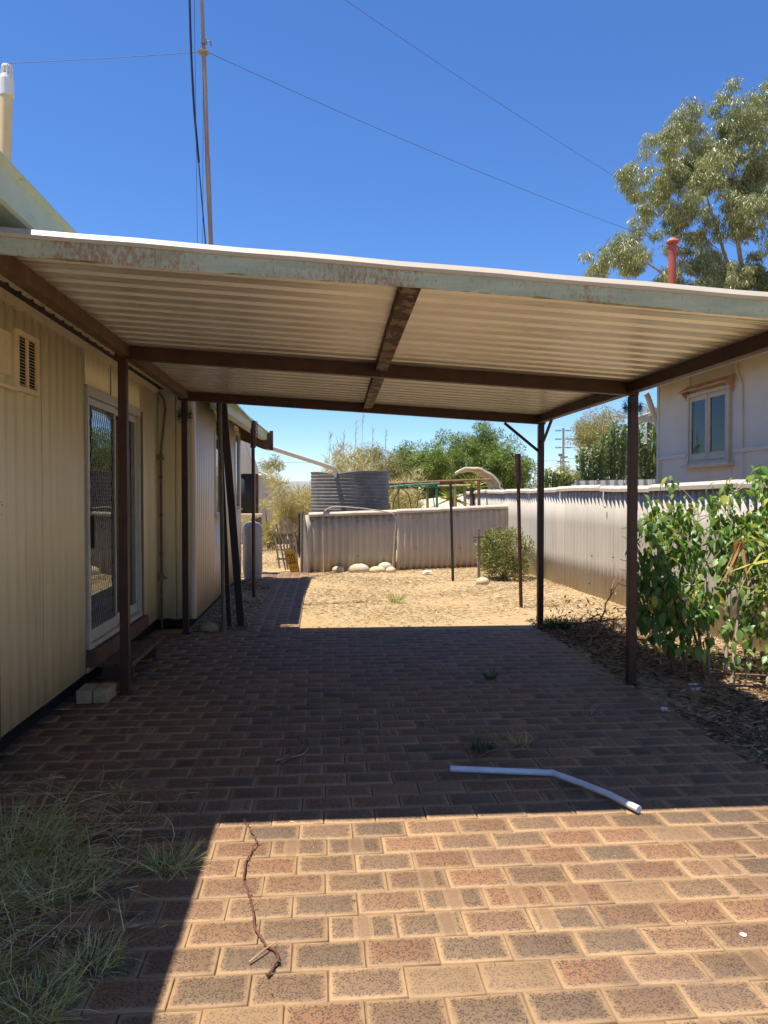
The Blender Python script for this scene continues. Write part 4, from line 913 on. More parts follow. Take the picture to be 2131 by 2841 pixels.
tag(leaves('leaf_litter', np.concatenate([P, 0.004 + 0.02 * rng.random((n, 1))], 1), np.stack([np.cos(a), np.sin(a), rng.normal(size=n) * .15], 1), rng.uniform(0.03, 0.08, n), rng.uniform(0.008, 0.016, n), 'litter', loc=(-1.2, 3.0, 0)), 'dead brown leaves caught among the weeds at lower left', 'ground litter', kind='stuff')
n = 230; P = np.stack([rng.uniform(-1.9, 2.5, n), rng.uniform(2.3, 8.8, n)], 1); a = rng.uniform(0, 6.28, n)
tag(leaves('paving_debris', np.concatenate([P, np.full((n, 1), 0.004)], 1), np.stack([np.cos(a), np.sin(a), rng.normal(size=n) * .08], 1), rng.uniform(0.008, 0.04, n), rng.uniform(0.004, 0.010, n), 'litter', loc=(0.3, 5.5, 0)), 'tiny dead leaf bits scattered over the pavers', 'ground litter', kind='stuff')
tuft('weed_tuft', 1.10, 11.35, 0.10, 130, (0.08, 0.2), 'grass', 'low green weed in the sunny yard near the paving', 'weed', 'small weeds', W=(0.005, 0.01))
tuft('weed_tuft', 1.45, 6.55, 0.05, 70, (0.05, 0.12), 'tussock', 'small dark weed between shaded pavers left of the right post', 'weed', 'small weeds')
tuft('weed_tuft', 1.00, 4.72, 0.06, 90, (0.05, 0.12), 'tussock', 'dark weed growing in a joint just above the bent white pipe', 'weed', 'small weeds')
tuft('weed_tuft', 1.26, 4.78, 0.04, 60, (0.05, 0.16), 'grass', 'pale dry weed beside the twig above the white pipe', 'weed', 'small weeds')
tuft('weed_tuft', 1.92, 5.45, 0.12, 40, (0.06, 0.16), 'straw', 'thin dry weeds on the pavers near the right edge', 'weed', 'small weeds', W=(0.002, 0.004))
tuft('tussock', 2.80, 8.95, 0.12, 260, (0.1, 0.24), 'tussock', 'dark green strappy tussock at the foot of the rear right post', 'plant', W=(0.008, 0.014))

# ------------------------------------------------------------------ ground debris
mb = MB(); PP = [(0.73, 4.33), (0.95, 4.285), (1.29, 4.215)]; mb.tube([(x, yy, 0.026) for x, yy in PP], 0.0175, 12)
mb.tube([(1.285, 4.222, 0.027), (1.40, 4.05, 0.027), (1.50, 3.88, 0.026)], 0.0175, 12); mb.tube([(1.495, 3.885, 0.026), (1.575, 3.69, 0.025)], [0.0175, 0.0185], 12)
for p in ((1.29, 4.215), ): mb.tube([(p[0] - 0.012, p[1] + 0.004, 0.027), (p[0] + 0.012, p[1] - 0.012, 0.027)], 0.0188, 12)
tag(mb.build('plastic_pipe', 'pvc_white', loc=(1.2, 4.1, 0), smooth=True), 'bent white plastic pipe lying on the pavers at the shadow edge', 'pipe')
def stick(name, pts_, r_, mat, lab, cat='stick', group=None, thorn=False):
    mb = MB(); m = len(pts_); rs = [r_ * (1 - 0.6 * i / (m - 1)) for i in range(m)]
    mb.tube(pts_, rs, 6)
    if thorn:
        for i in range(1, m - 1):
            p = Vector(pts_[i]); mb.tube([p, p + Vector((rnd.uniform(-.02, .02), rnd.uniform(-.02, .02), rnd.uniform(0.002, .015)))], [r_ * .6, r_ * .2], 4)
    return tag(mb.build(name, mat, loc=pts_[0], smooth=True), lab, cat, group)
vp = []
ctrl = [(-0.18, 2.53), (-0.155, 2.60), (-0.165, 2.66), (-0.20, 2.70), (-0.25, 2.80), (-0.27, 2.95), (-0.30, 3.07), (-0.33, 3.20), (-0.335, 3.32), (-0.315, 3.42), (-0.30, 3.50), (-0.32, 3.58), (-0.36, 3.70), (-0.40, 3.80)]
for i in range(len(ctrl) - 1):
    for u_ in (0, .33, .66): vp.append((ctrl[i][0] + (ctrl[i + 1][0] - ctrl[i][0]) * u_ + rnd.uniform(-.005, .005), ctrl[i][1] + (ctrl[i + 1][1] - ctrl[i][1]) * u_ + rnd.uniform(-.003, .003), 0.008 + 0.008 * abs(math.sin((i + u_) * 1.1))))
stick('vine_stick', vp, 0.0055, 'vine', 'long reddish dry vine stick curving across the sunlit pavers', 'stick', None, True)
stick('straw_stalk', [(-0.25, 2.60, 0.012), (-0.20, 2.66, 0.02), (-0.16, 2.72, 0.01)], 0.004, 'nhood', 'pale split straw across the end of the vine stick', 'straw')
stick('bark_strip', [(-0.25, 4.55, 0.008), (-0.15, 4.72, 0.015), (-0.12, 4.85, 0.02), (-0.16, 5.0, 0.01)], 0.010, 'twig', 'curled bark strip on the shaded pavers left of centre', 'bark')
stick('bark_strip', [(-0.28, 4.60, 0.006), (-0.12, 4.68, 0.012), (-0.09, 4.80, 0.008)], 0.006, 'nframe', 'pale thin bark strip beside the curled one', 'bark')
stick('curved_twig', [(0.86, 4.36, 0.006), (0.90, 4.50, 0.012), (1.02, 4.64, 0.012), (1.2, 4.72, 0.010), (1.42, 4.86, 0.008)], 0.006, 'twig', 'thin curved twig on the shaded pavers above the white pipe', 'twig')
stick('long_twig', [(-0.72, 4.28, 0.006), (-0.5, 4.30, 0.01), (-0.28, 4.33, 0.008)], 0.004, 'twig', 'thin straight twig on dark pavers above the weed patch', 'twig')
def scrap(x, yy, r_, lab, h=0.03, n=26):
    C = np.stack([x + rng.normal(size=n) * r_ * .5, yy + rng.normal(size=n) * r_ * .5, rng.random(n) * h], 1)
    mb = MB(); k = 7; P = []
    for i in range(k):
        P.append([(x + (i / (k - 1) - .5) * 2 * r_ + rng.normal() * r_ * .12, yy + (j / (k - 1) - .5) * 2 * r_ + rng.normal() * r_ * .12, 0.004 + min(1.0, abs(rng.normal())) * h * 0.9 + 0.004) for j in range(k)])
    mb.grid(P); tag(mb.build('plastic_scrap', 'paper', loc=(x, yy, 0), solid=0.001), lab, 'scrap', 'white scraps')
scrap(-1.42, 3.05, 0.055, 'crumpled white scrap lying in the weeds at the left edge', 0.05)
scrap(2.50, 5.42, 0.022, 'torn white scrap on the paving edge right of the weeds')
scrap(3.02, 6.0, 0.035, 'crumpled white scrap in the leaf litter near the right post', 0.05)
scrap(2.08, 15.3, 0.08, 'white packet on the ground below the low fence', 0.06)
for i, (x, yy) in enumerate(((1.62, 2.55), (1.52, 2.64), (1.66, 2.50))):
    mb = MB(); mb.lathe([(0.003, 0.0), (0.016 - i * .003, 0.001), (0.014 - i * .003, 0.003), (0.002, 0.004)], (x, yy, 0.001), 9); tag(mb.build('droppings', 'paper', loc=(x, yy, 0)), ('larger', 'smaller', 'smallest')[i] + ' white bird dropping on the lower right pavers', 'droppings', 'white bird droppings')

# dead branches on the right bed
br_specs = [((2.62, 6.0, 0.02), (4.1, 5.2, 0.12), 0.012, 'long dead branch lying from the paving edge towards the right frame edge'),
            ((2.75, 8.2, 0.02), (3.65, 7.0, 0.10), 0.014, 'dead branch sloping behind the right carport post'),
            ((2.85, 8.8, 0.05), (4.2, 8.2, 0.22), 0.012, 'dead branch lying flat beside the dark tussock'),
            ((3.0, 8.1, 0.02), (3.35, 8.6, 0.62), 0.012, 'dead curved branch rising just right of the right post'),
            ((2.72, 7.7, 0.02), (3.3, 8.5, 0.08), 0.010, 'thin dead branch at the paving edge left of the right post'),
            ((3.1, 6.4, 0.03), (3.9, 5.6, 0.10), 0.010, 'thin dead branch under the leafy shrub')]
for a, b, r_, lab in br_specs:
    A, B = Vector(a), Vector(b); t = thing('dead_branch', a, lab, 'branch', 'dead branches on the right bed'); P = []
    for i in range(9):
        u = i / 8; P.append(A.lerp(B, u) + Vector((rnd.uniform(-.03, .03), rnd.uniform(-.03, .03), 0.05 * math.sin(u * 3.1) + rnd.uniform(0, .015))))
    mb = MB(); mb.tube(P, [r_ * (1 - 0.6 * i / 8) for i in range(9)], 6); mb.build('limb', 'twig', t, smooth=True)
    for k in range(7):
        p = P[rnd.randrange(2, 9)]; q = p + Vector((rnd.uniform(-.25, .25), rnd.uniform(-.25, .25), rnd.uniform(0.0, .22)))
        mb = MB(); mb.tube([p, p.lerp(q, .5) + Vector((0, 0, rnd.uniform(-.02, .05))), q], [0.005, 0.0035, 0.002], 4); mb.build('twig', 'twig', t)
# withered brushwood heap
C = []; D = []
n = 420; C = np.stack([rng.normal(3.15, 0.28, n), rng.normal(8.55, 0.35, n), np.abs(rng.normal(0.12, 0.12, n))], 1)
tag(leaves('withered_leaves', C, unit(n) + np.array([0, 0, -0.4]), rng.uniform(0.04, 0.09, n), rng.uniform(0.012, 0.025, n), 'litter', loc=(3.15, 8.55, 0)), 'withered brown leaves caught in the dead branches behind the right post', 'dead leaves', kind='stuff')

# ------------------------------------------------------------------ big leafy shrub on the right
def leaf_mesh(name, mat, L=1.0, W=0.52, droop=0.25):
    """pointed oval leaf along +X, folded at the midrib"""
    st_ = [(0, 0.0), (0.12, 0.55), (0.32, 1.0), (0.55, 0.92), (0.8, 0.45), (1.0, 0.0)]
    V = []; F = []
    for t_, w_ in st_:
        z = -droop * t_ * t_; V += [(t_ * L, -w_ * W / 2, z + 0.10 * w_ * W), (t_ * L, 0, z), (t_ * L, w_ * W / 2, z + 0.10 * w_ * W)]
    for i in range(5):
        a = i * 3; F += [(a, a + 1, a + 4, a + 3), (a + 1, a + 2, a + 5, a + 4)]
    V = np.array(V); F = np.array(F); o = raw_mesh(name, V, F, mat, uvs={'rnd': np.zeros((F.size, 2))}, smooth=True)
    me = o.data; bpy.data.objects.remove(o); return V, F, me
LV = [leaf_mesh('leaf_shape', 'shrub_leaf', 1, w_, dr) for w_, dr in ((0.55, 0.2), (0.48, 0.35), (0.62, 0.1), (0.5, 0.5))]
sh = thing('leafy_shrub', (3.45, 6.6, 0), 'large leafy green shrub with drooping leaves before the right fence', 'shrub')
tips = []
stems = [((3.12, 6.55), [(3.02, 6.9, 0.55), (2.98, 7.2, 0.95), (3.02, 7.3, 1.05)]), ((3.2, 6.5), [(3.15, 6.9, 0.8), (3.12, 7.25, 1.2), (3.05, 7.5, 1.36)]),
         ((3.35, 6.5), [(3.35, 6.9, 0.85), (3.3, 7.15, 1.22), (3.32, 7.3, 1.45)]), ((3.45, 6.6), [(3.5, 6.9, 0.9), (3.5, 7.1, 1.2), (3.56, 7.2, 1.5)]),
         ((3.55, 6.5), [(3.62, 6.7, 0.8), (3.7, 6.8, 1.25), (3.72, 6.95, 1.62)]), ((3.68, 6.4), [(3.8, 6.5, 0.8), (3.88, 6.6, 1.3), (3.9, 6.7, 1.72)]),
         ((3.3, 6.35), [(3.2, 6.6, 0.45), (3.12, 6.75, 0.75), (3.08, 6.85, 0.82)]), ((3.5, 6.3), [(3.55, 6.45, 0.5), (3.6, 6.5, 0.9), (3.66, 6.6, 1.15)]),
         ((3.75, 6.2), [(3.9, 6.3, 0.5), (3.95, 6.4, 0.9), (4.0, 6.5, 1.3)]), ((3.2, 6.7), [(3.0, 6.95, 0.35), (2.92, 7.1, 0.62), (2.88, 7.2, 0.75)])]
for (bx, by), P in stems:
    P = [(a_ + 0.08, b_, c_) for a_, b_, c_ in P]
    pts_ = [(bx, by, -0.02), (bx * .6 + P[0][0] * .4, by * .6 + P[0][1] * .4, P[0][2] * 0.45)] + P
    mb = MB(); mb.tube(pts_, [0.016, 0.014, 0.011, 0.008, 0.004], 7); mb.build('stem', 'twig' if bx < 3.4 else 'bark', sh, smooth=True)
    for k in range(21):
        t_ = rnd.uniform(0.25, 1.0); j = min(int(t_ * 2.999), 2); seg = [Vector(p) for p in ([pts_[1]] + P)]
        p = seg[j].lerp(seg[j + 1], t_ * 3 - j)
        q = p + Vector((rnd.uniform(-.24, .24), rnd.uniform(-.24, .2), rnd.uniform(-.05, .24)))
        tips.append(q)
        mb2 = MB(); mb2.tube([p, p.lerp(q, .5) + Vector((0, 0, .03)), q], [0.005, 0.004, 0.002], 4); mb2.build('branchlet', 'bark', sh)
LF = []
for q in tips:
    for k in range(rnd.randint(12, 19)):
        a = rnd.uniform(0, 2 * math.pi); s_ = rnd.choice((0.035, 0.05, 0.065, 0.08, 0.1, 0.12)) * rnd.uniform(.8, 1.15); pitch_ = R(rnd.uniform(15, 80))
        p = q + Vector((rnd.gauss(0, .045), rnd.gauss(0, .045), rnd.gauss(0.0, .05)))
        if p.z < 0.06 or p.x > 4.33 or p.x < 0.405 * p.y + 0.06: continue
        M = Matrix.Translation(p) @ Euler((rnd.uniform(-.5, .5), pitch_, a)).to_matrix().to_4x4() @ Matrix.Scale(s_, 4)
        LF.append((M, s_, p))
# a lower skirt of bigger leaves at the left, in the roof's shade
for k in range(190):
    p = Vector((rnd.gauss(3.12, .16), rnd.gauss(6.6, .22), 0.25 + abs(rnd.gauss(0.22, .25))))
    if p.x < 0.405 * p.y + 0.06: continue
    M = Matrix.Translation(p) @ Euler((rnd.uniform(-.4, .4), R(rnd.uniform(25, 80)), rnd.uniform(0, 6.28))).to_matrix().to_4x4() @ Matrix.Scale(rnd.uniform(.08, .135), 4)
    LF.append((M, 0.11, p))
for k in range(130):
    p = Vector((rnd.gauss(3.68, .2), rnd.gauss(6.35, .2), 0.12 + abs(rnd.gauss(0.2, .3))))
    M = Matrix.Translation(p) @ Euler((rnd.uniform(-.4, .4), R(rnd.uniform(10, 80)), rnd.uniform(0, 6.28))).to_matrix().to_4x4() @ Matrix.Scale(rnd.uniform(.045, .11), 4)
    LF.append((M, 0.08, p))
def vis(p, s_):
    q = proj(p); return s_ / q[2] if q and q[0] < 775 and q[1] < 1000 else 0
LF.sort(key=lambda t_: -vis(t_[2], t_[1]) * rnd.uniform(0.8, 1.0))
shb = base_of(sh); Vs, Fs, Us = [], [], []; k = 0
for i, (M, s_, p) in enumerate(LF):
    V, F, me = LV[i % 4]
    if i < 290:
        o = bpy.data.objects.new('leaf', me); COL.objects.link(o); o.parent = sh; o.matrix_local = Matrix.Translation(-shb) @ M
    else:
        A = np.array(M); Vs.append(V @ A[:3, :3].T + A[:3, 3]); Fs.append(F + k); k += len(V); Us.append(np.tile([[rnd.random(), 0.5]], (F.size, 1)))
tag(raw_mesh('foliage', np.concatenate(Vs), np.concatenate(Fs), 'shrub_leaf', sh, uvs={'rnd': np.concatenate(Us)}, smooth=True), kind='stuff')
# strappy plant with hanging dead leaves at the right edge
ya = thing('strappy_plant', (3.62, 5.75, 0), 'strappy plant with orange dead leaves hanging at the right edge', 'plant')
mb = MB(); mb.tube([(3.70, 5.9, -0.02), (3.68, 5.92, 0.5), (3.62, 5.9, 1.15)], [0.05, 0.045, 0.03], 9); mb.build('trunk', 'bark', ya, smooth=True)
for (hx, hy, hz) in ((3.40, 6.02, 1.22),):
    n = 11; C = np.stack([hx + rng.normal(size=n) * .015, hy + rng.normal(size=n) * .02, np.full(n, hz)], 1); D = np.stack([rng.normal(-.12, .16, n), rng.normal(0, .2, n), np.full(n, -1.0)], 1)
    blades('dead_leaf', C, D, rng.uniform(0.22, 0.38, n), rng.uniform(0.02, 0.035, n), 'dead_leaf', ya, bend=rng.normal(size=n) * .12)
n = 30; C = np.stack([3.6 + rng.normal(size=n) * .05, 5.9 + rng.normal(size=n) * .05, rng.uniform(0.75, 1.2, n)], 1); D = unit(n) + np.array([-0.1, 0, 0.3])
blades('green_leaf', C, D, rng.uniform(0.22, 0.4, n), rng.uniform(0.02, 0.035, n), 'agave', ya, bend=rng.normal(size=n) * .3)

# ------------------------------------------------------------------ neighbour house on the right
NX = 6.0
nh = thing('neighbour_house', (8.2, 10.5, 0), 'pale grey fibro house with a beige casement window beyond the right fence', 'house')
w0, w1, wz0, wz1 = 10.88, 12.18, 2.08, 3.22
mb = MB(); mb.bb(NX, NX + 0.06, 2.0, w0, -0.02, 3.6); mb.bb(NX, NX + 0.06, w1, 13.38, -0.02, 3.6); mb.bb(NX, NX + 0.06, w0, w1, -0.02, wz0); mb.bb(NX, NX + 0.06, w0, w1, wz1, 3.6); mb.bb(NX + 0.061, 11.0, 13.32, 13.379, -0.02, 3.6)
mb.build('wall', 'nwall', nh)
for args in ((NX - 0.028, NX - 0.001, w1 + 0.06, 13.30, 2.20, 2.26), (NX - 0.028, NX - 0.001, 2.0, w0 - 0.06, 2.20, 2.26)):
    mb = MB(); mb.bb(*args); mb.build('batten', 'nwall', nh, bevel=0.008)
for args in ((NX - 0.014, NX - 0.001, 13.31, 13.395, 0, 3.55), (NX - 0.012, NX - 0.001, w1 - 0.02, w1 + 0.02, 3.36, 3.56), (NX - 0.012, NX - 0.001, w0 - 0.02, w0 + 0.02, 3.36, 3.56), (NX - 0.012, NX - 0.001, w0 - 0.02, w0 + 0.02, 0.3, 1.99), (NX - 0.012, NX - 0.001, w0 - 0.02, w1 + 0.02, 3.31, 3.36)):
    mb = MB(); mb.bb(*args); mb.build('cover_strip', 'nwall', nh)
mb = MB(); mb.tube([(NX - 0.02, 10.72, 3.6), (NX - 0.02, 10.70, 3.35), (NX - 0.02, 10.58, 3.2), (NX - 0.02, 10.55, 2.27), (NX - 0.034, 10.55, 2.2), (NX - 0.02, 10.5, 0.5)], 0.011, 6); mb.build('cable', 'nwall', nh)
mb = MB(); mb.tube([(NX - 0.02, 13.22, 2.28), (NX - 0.015, 13.16, 0.8)], 0.008, 5); mb.build('cable', 'nframe', nh)
# window: frame > sashes, panes; hood and sill
mb = MB(); mb.bb(NX - 0.05, NX + 0.05, w0, w0 + 0.06, wz0, wz1); mb.bb(NX - 0.05, NX + 0.05, w1 - 0.06, w1, wz0, wz1); mb.bb(NX - 0.045, NX + 0.05, w0 + 0.06, w1 - 0.06, wz1 - 0.06, wz1); mb.bb(NX - 0.045, NX + 0.05, w0 + 0.06, w1 - 0.06, wz0, wz0 + 0.05)
nw = mb.build('window', 'nframe', nh, bevel=0.004)
wm = (w0 + w1) / 2
for a, b in ((w0 + 0.065, wm - 0.008), (wm + 0.008, w1 - 0.065)):
    mb = MB(); za, zb = wz0 + 0.055, wz1 - 0.065
    mb.bb(NX - 0.035, NX + 0.005, a, a + 0.065, za, zb); mb.bb(NX - 0.035, NX + 0.005, b - 0.065, b, za, zb); mb.bb(NX - 0.034, NX + 0.005, a + 0.065, b - 0.065, za, za + 0.11); mb.bb(NX - 0.034, NX + 0.005, a + 0.065, b - 0.065, zb - 0.07, zb)
    mb.build('sash', 'nframe', nw, bevel=0.003)
    mb = MB(); mb.bb(NX - 0.018, NX - 0.013, a + 0.065, b - 0.065, za + 0.11, zb - 0.07); mb.build('pane', 'win_glass', nw)
mb = MB(); mb.prism([(NX - 0.16, w0 - 0.10, wz1 + 0.02), (NX - 0.165, w0 - 0.10, wz1 + 0.035), (NX, w0 - 0.10, wz1 + 0.14), (NX, w0 - 0.10, wz1 + 0.12)], (0, w1 - w0 + 0.2, 0)); mb.build('hood', 'nhood', nw)
for yy in (w0 - 0.06, w1 + 0.04):
    mb = MB(); mb.prism([(NX - 0.14, yy, wz1 + 0.025), (NX - 0.003, yy, wz1 + 0.11), (NX - 0.003, yy, wz1 - 0.12)], (0, 0.02, 0)); mb.build('hood_bracket', 'nhood', nw)
mb = MB(); mb.bb(NX - 0.11, NX + 0.02, w0 - 0.09, w1 + 0.09, wz0 - 0.06, wz0 - 0.002); mb.build('sill', 'nframe', nw, bevel=0.005)
mb = MB(); mb.grid([[(NX + 0.045 + 0.018 * math.sin(i * 1.9), w1 - 0.10 - 0.018 * i - (0.0 if z > 2.9 else 0.10), z) for i in range(28)] for z in (wz0, 2.6, wz1)]); mb.grid([[(NX + 0.045 + 0.018 * math.sin(i * 1.7), w0 + 0.06 + 0.02 * i, z) for i in range(28)] for z in (wz0, wz1)])
mb.build('curtain', 'curtain', nw, smooth=True, solid=0.002)
mb = MB(); mb.bb(NX + 0.6, NX + 0.64, w0 - 0.5, w1 + 0.5, 1.5, 3.6); mb.build('room_wall', 'interior', nh)  # dark plane, the room's dimness is in its colour
# eaves and roof
mb = MB(); mb.prism([(5.55, 2.0, 3.40), (5.55, 2.0, 3.43), (NX + 0.05, 2.0, 3.60), (NX + 0.05, 2.0, 3.565)], (0, 11.5, 0)); mb.build('soffit', 'nwall', nh)
mb = MB(); mb.prism([(5.49, 2.0, 3.385), (5.52, 2.0, 3.37), (5.54, 2.0, 3.38), (5.54, 2.0, 3.52), (5.43, 2.0, 3.50)], (0, 11.52, 0)); mb.build('gutter', 'nwall', nh)
mb = MB(); mb.prism([(5.45, 2.0, 3.53), (5.45, 2.0, 3.55), (8.3, 2.0, 4.55), (11.1, 2.0, 3.55), (11.1, 2.0, 3.53), (8.3, 2.0, 4.52)], (0, 11.55, 0)); mb.build('roof', 'nroof', nh)
mb = MB(); mb.tube([(5.86, 13.56, 3.42), (5.90, 13.56, 3.34), (6.06, 13.50, 2.80), (6.08, 13.46, 2.6), (6.08, 13.46, 0.1)], 0.05, 12); mb.build('downpipe', 'nwall', nh, smooth=True)
rfv = thing('red_flue', (5.6, 12.0, 3.6), 'rusty red flue pipe with a conical cap on the neighbour roof', 'flue')
mb = MB(); mb.tube([(5.60, 12, 3.55), (5.60, 12, 5.52)], 0.062, 16); mb.build('pipe', 'red_flue', rfv, smooth=True)
mb = MB(); mb.lathe([(0.064, -0.02), (0.068, 0.05), (0.075, 0.07), (0.075, 0.11)], (5.60, 12, 5.46), 16); mb.build('collar', 'red_flue', rfv)
mb = MB(); mb.lathe([(0.075, 0.0), (0.10, 0.012), (0.105, 0.035), (0.07, 0.075), (0.03, 0.10), (0.004, 0.105)], (5.60, 12, 5.60), 18); mb.lathe([(0.06, -0.06), (0.06, 0.0)], (5.60, 12, 5.60), 10); mb.build('cap', 'red_flue', rfv)
# further building eave behind the neighbour house
nb = thing('rear_outbuilding', (8.5, 18, 0), 'pale outbuilding eave showing behind the neighbour house corner', 'outbuilding')
mb = MB(); mb.prism([(7.15, 17.0, 3.16), (7.10, 17.0, 3.26), (7.12, 17.0, 3.34), (10.0, 17.0, 4.3), (10.0, 17.0, 4.16)], (0, 0.5, 0)); mb.build('roof', 'nframe', nb)
mb = MB(); mb.bb(7.45, 7.53, 17.1, 17.18, -0.02, 3.24); mb.build('post', 'timber_grey', nb)
mb = MB(); mb.bb(8.2, 10.0, 17.1, 17.45, -0.02, 3.5); mb.build('wall', 'nwall', nb)

# ------------------------------------------------------------------ pergola, tarp, sheds behind
pg = thing('pergola', (2.9, 19, 0), 'rusty and green pole pergola frame behind the low fence', 'pergola')
for a, b, m_, r_ in (((1.55, 19, 1.84), (4.22, 19, 1.965), 'rust_pole', 0.03), ((1.55, 19.3, 1.73), (3.75, 19.25, 1.82), 'yellow_pole', 0.028), ((1.55, 18.9, 1.76), (2.9, 18.9, 1.87), 'green_pole', 0.022)):
    mb = MB(); mb.tube([a, tuple((Vector(a) + Vector(b)) / 2 + Vector((0, 0, 0.015))), b], r_, 7); mb.build('rail', m_, pg)
for x, m_, r_, zt in ((1.95, 'yellow_pole', 0.035, 1.75), (2.69, 'yellow_pole', 0.035, 1.78), (2.89, 'green_pole', 0.03, 1.85), (3.40, 'yellow_pole', 0.04, 1.82), (3.65, 'yellow_pole', 0.038, 1.82), (3.95, 'rust_pole', 0.04, 1.95)):
    mb = MB(); mb.tube([(x, 19.0 if m_ != 'yellow_pole' else 19.27, -0.02), (x - 0.05, 19.0 if m_ != 'yellow_pole' else 19.27, zt)], r_, 7); mb.build('post', m_, pg)
n = 260; C = np.stack([rng.uniform(1.55, 2.9, n), rng.uniform(18.9, 19.3, n), rng.uniform(1.74, 1.86, n)], 1)
leaves('netting', C, np.stack([rng.normal(size=n), rng.normal(size=n) * .4, rng.normal(size=n) * .1], 1), 0.12, 0.03, 'tinsel', pg)
for x in (1.75, 2.35):
    mb = MB(); mb.tube([(x, 19.1, 1.2), (x + 0.05, 19.1, 1.5), (x + 0.22, 19.1, 1.78), (x + 0.4, 19.1, 1.6), (x + 0.48, 19.1, 1.2)], 0.012, 5); mb.build('hoop', 'timber_dark', pg)
tv = thing('canvas_canopy', (4.9, 22, 0), 'cream canvas hood on curved ribs above the fence end', 'canopy')
P = []
for j in range(9):
    u = j / 8; row_ = []
    for i in range(15):
        a = R(8 + 112 * i / 14); rr = 0.92 + 0.04 * math.sin(i * 2.4 + j)
        row_.append((4.32 + rr * math.cos(a) * (1.0 - 0.25 * u) - 0.05, 21.6 + u * 0.9, 1.45 + 0.92 * math.sin(a) * (1 - 0.12 * u) + 0.02 * math.sin(i * 1.7 + j * 2.2)))
    P.append(row_)
mb = MB(); mb.grid(P); mb.build('canvas', 'tarp', tv, smooth=True, solid=0.01)
for k, jj in enumerate((0, 4)):
    mb = MB(); mb.tube([Vector(p) - Vector((0.03, 0, 0.03)) for p in P[jj]], 0.02, 6); mb.build('rib', 'white', tv)
for x in (4.35, 4.45):
    mb = MB(); mb.tube([(x, 21.9, -0.02), (x - 0.12, 21.9, 2.0)], 0.03, 7); mb.build('leg', 'green_pole', tv)
ag = thing('spiky_plant', (3.95, 20.6, 0), 'yellow-green spiky plant between the pergola and the canvas hood', 'plant')
for cx, cz, nn in ((4.05, 1.78, 46), (3.5, 1.45, 46)):
    C = np.stack([cx + rng.normal(size=nn) * .05, 20.6 + rng.normal(size=nn) * .05, np.full(nn, cz)], 1); D = unit(nn) * np.array([1, 1, .6]) + np.array([0, 0, 0.45])
    blades('leaf', C, D, rng.uniform(0.35, 0.6, nn), rng.uniform(0.04, 0.06, nn), 'agave', ag, bend=rng.normal(size=nn) * .2)
    mb = MB(); mb.tube([(cx, 20.6, -0.02), (cx, 20.6, cz)], 0.06, 7); mb.build('trunk', 'bark_dark', ag)

s1 = thing('gable_lean_to', (-2.4, 18, 0), 'pale lean-to with a sloping roof edge and black shade cloth behind the house', 'lean-to')
for i in range(5):
    x0 = -2.7 + i * 0.236; x1 = x0 + 0.233
    zr = lambda x: 2.10 + (-1.52 - x) * 3.05 if x > -2.2 else 2.10 + 0.68 * 3.05
    mb = MB(); mb.prism([(x0, 18, 2.08), (x1, 18, 2.08), (x1, 18, max(2.09, zr(x1))), (x0, 18, max(2.09, zr(x0)))], (0, 0.012, 0)); mb.build('gable_panel', 'shed', s1)
mb = MB(); mb.beam((-1.47, 17.98, 2.07), (-2.2, 17.98, 4.30), 0.08, 0.06); mb.build('barge', 'shed', s1)
mb = MB(); mb.grid([[(-2.7 + 0.09 * i, 18.06 + 0.015 * math.sin(i * 2), z) for i in range(13)] for z in (1.12, 2.07)]); mb.build('shade_cloth', 'shade_cloth', s1, smooth=True, solid=0.004)
for x in (-2.6, -1.55):
    mb = MB(); mb.bb(x, x + 0.07, 18.08, 18.15, -0.02, 2.07); mb.build('post', 'timber_dark', s1)
s2 = thing('garden_shed', (-2.2, 25, 0), 'white panelled shed with a low rusty roof behind the dry bush', 'shed')
for i in range(9):
    x0 = -3.6 + i * 0.26; zt = 2.33 - max(0, (x0 + 2.2)) * 0.42
    mb = MB(); mb.bb(x0, x0 + 0.252, 25 + 0.012 * (i % 2), 25.03 + 0.012 * (i % 2), 0.02 if i % 4 else 0.35, zt - 0.06); mb.build('panel', 'shed', s2)
mb = MB(); mb.prism([(-3.8, 24.8, 2.42), (-2.2, 24.8, 2.36), (-1.22, 24.8, 1.94), (-1.22, 24.8, 1.98), (-2.2, 24.8, 2.41), (-3.8, 24.8, 2.47)], (0, 3, 0)); mb.build('roof', 'cap', s2)
mb = MB(); mb.bb(-3.5, -1.3, 25.06, 27.5, -0.02, 1.8); mb.build('wall', 'timber_dark', s2)

# ------------------------------------------------------------------ vegetation behind
def dry_bush(name, c, rad, n, mat, lab, cat, L=(0.1, 0.22), W=(0.008, 0.016), k=16, stems_=8, flat=1.0, up=0.3):
    t = thing(name, (c[0], c[1], 0), lab, cat)
    cc = [(c[0] + rng.normal() * rad[0] * .5, c[1] + rng.normal() * rad[1] * .4, max(0.25, c[2] + rng.normal() * rad[2] * .5)) for _ in range(k)]
    C, d, idx = clumped(cc, [rng.uniform(.22, .42) * max(rad) * .8 for _ in cc], n, flat); C[:, 2] = np.maximum(C[:, 2], 0.02)
    blades('crown', C, d + unit(n) * .7 + np.array([0, 0, up]), rng.uniform(*L, n), rng.uniform(*W, n), mat, t, bend=rng.normal(size=n) * .3, seg=2)
    for i in range(stems_):
        q = cc[i]; mb = MB(); mb.tube([(c[0] + rng.normal() * .08, c[1] + rng.normal() * .08, -0.02), ((c[0] + q[0]) / 2, (c[1] + q[1]) / 2, q[2] * .55), q], [0.02, 0.013, 0.005], 5); mb.build('trunk' if i == 0 else 'branch', 'bark_dark', t)
    return t
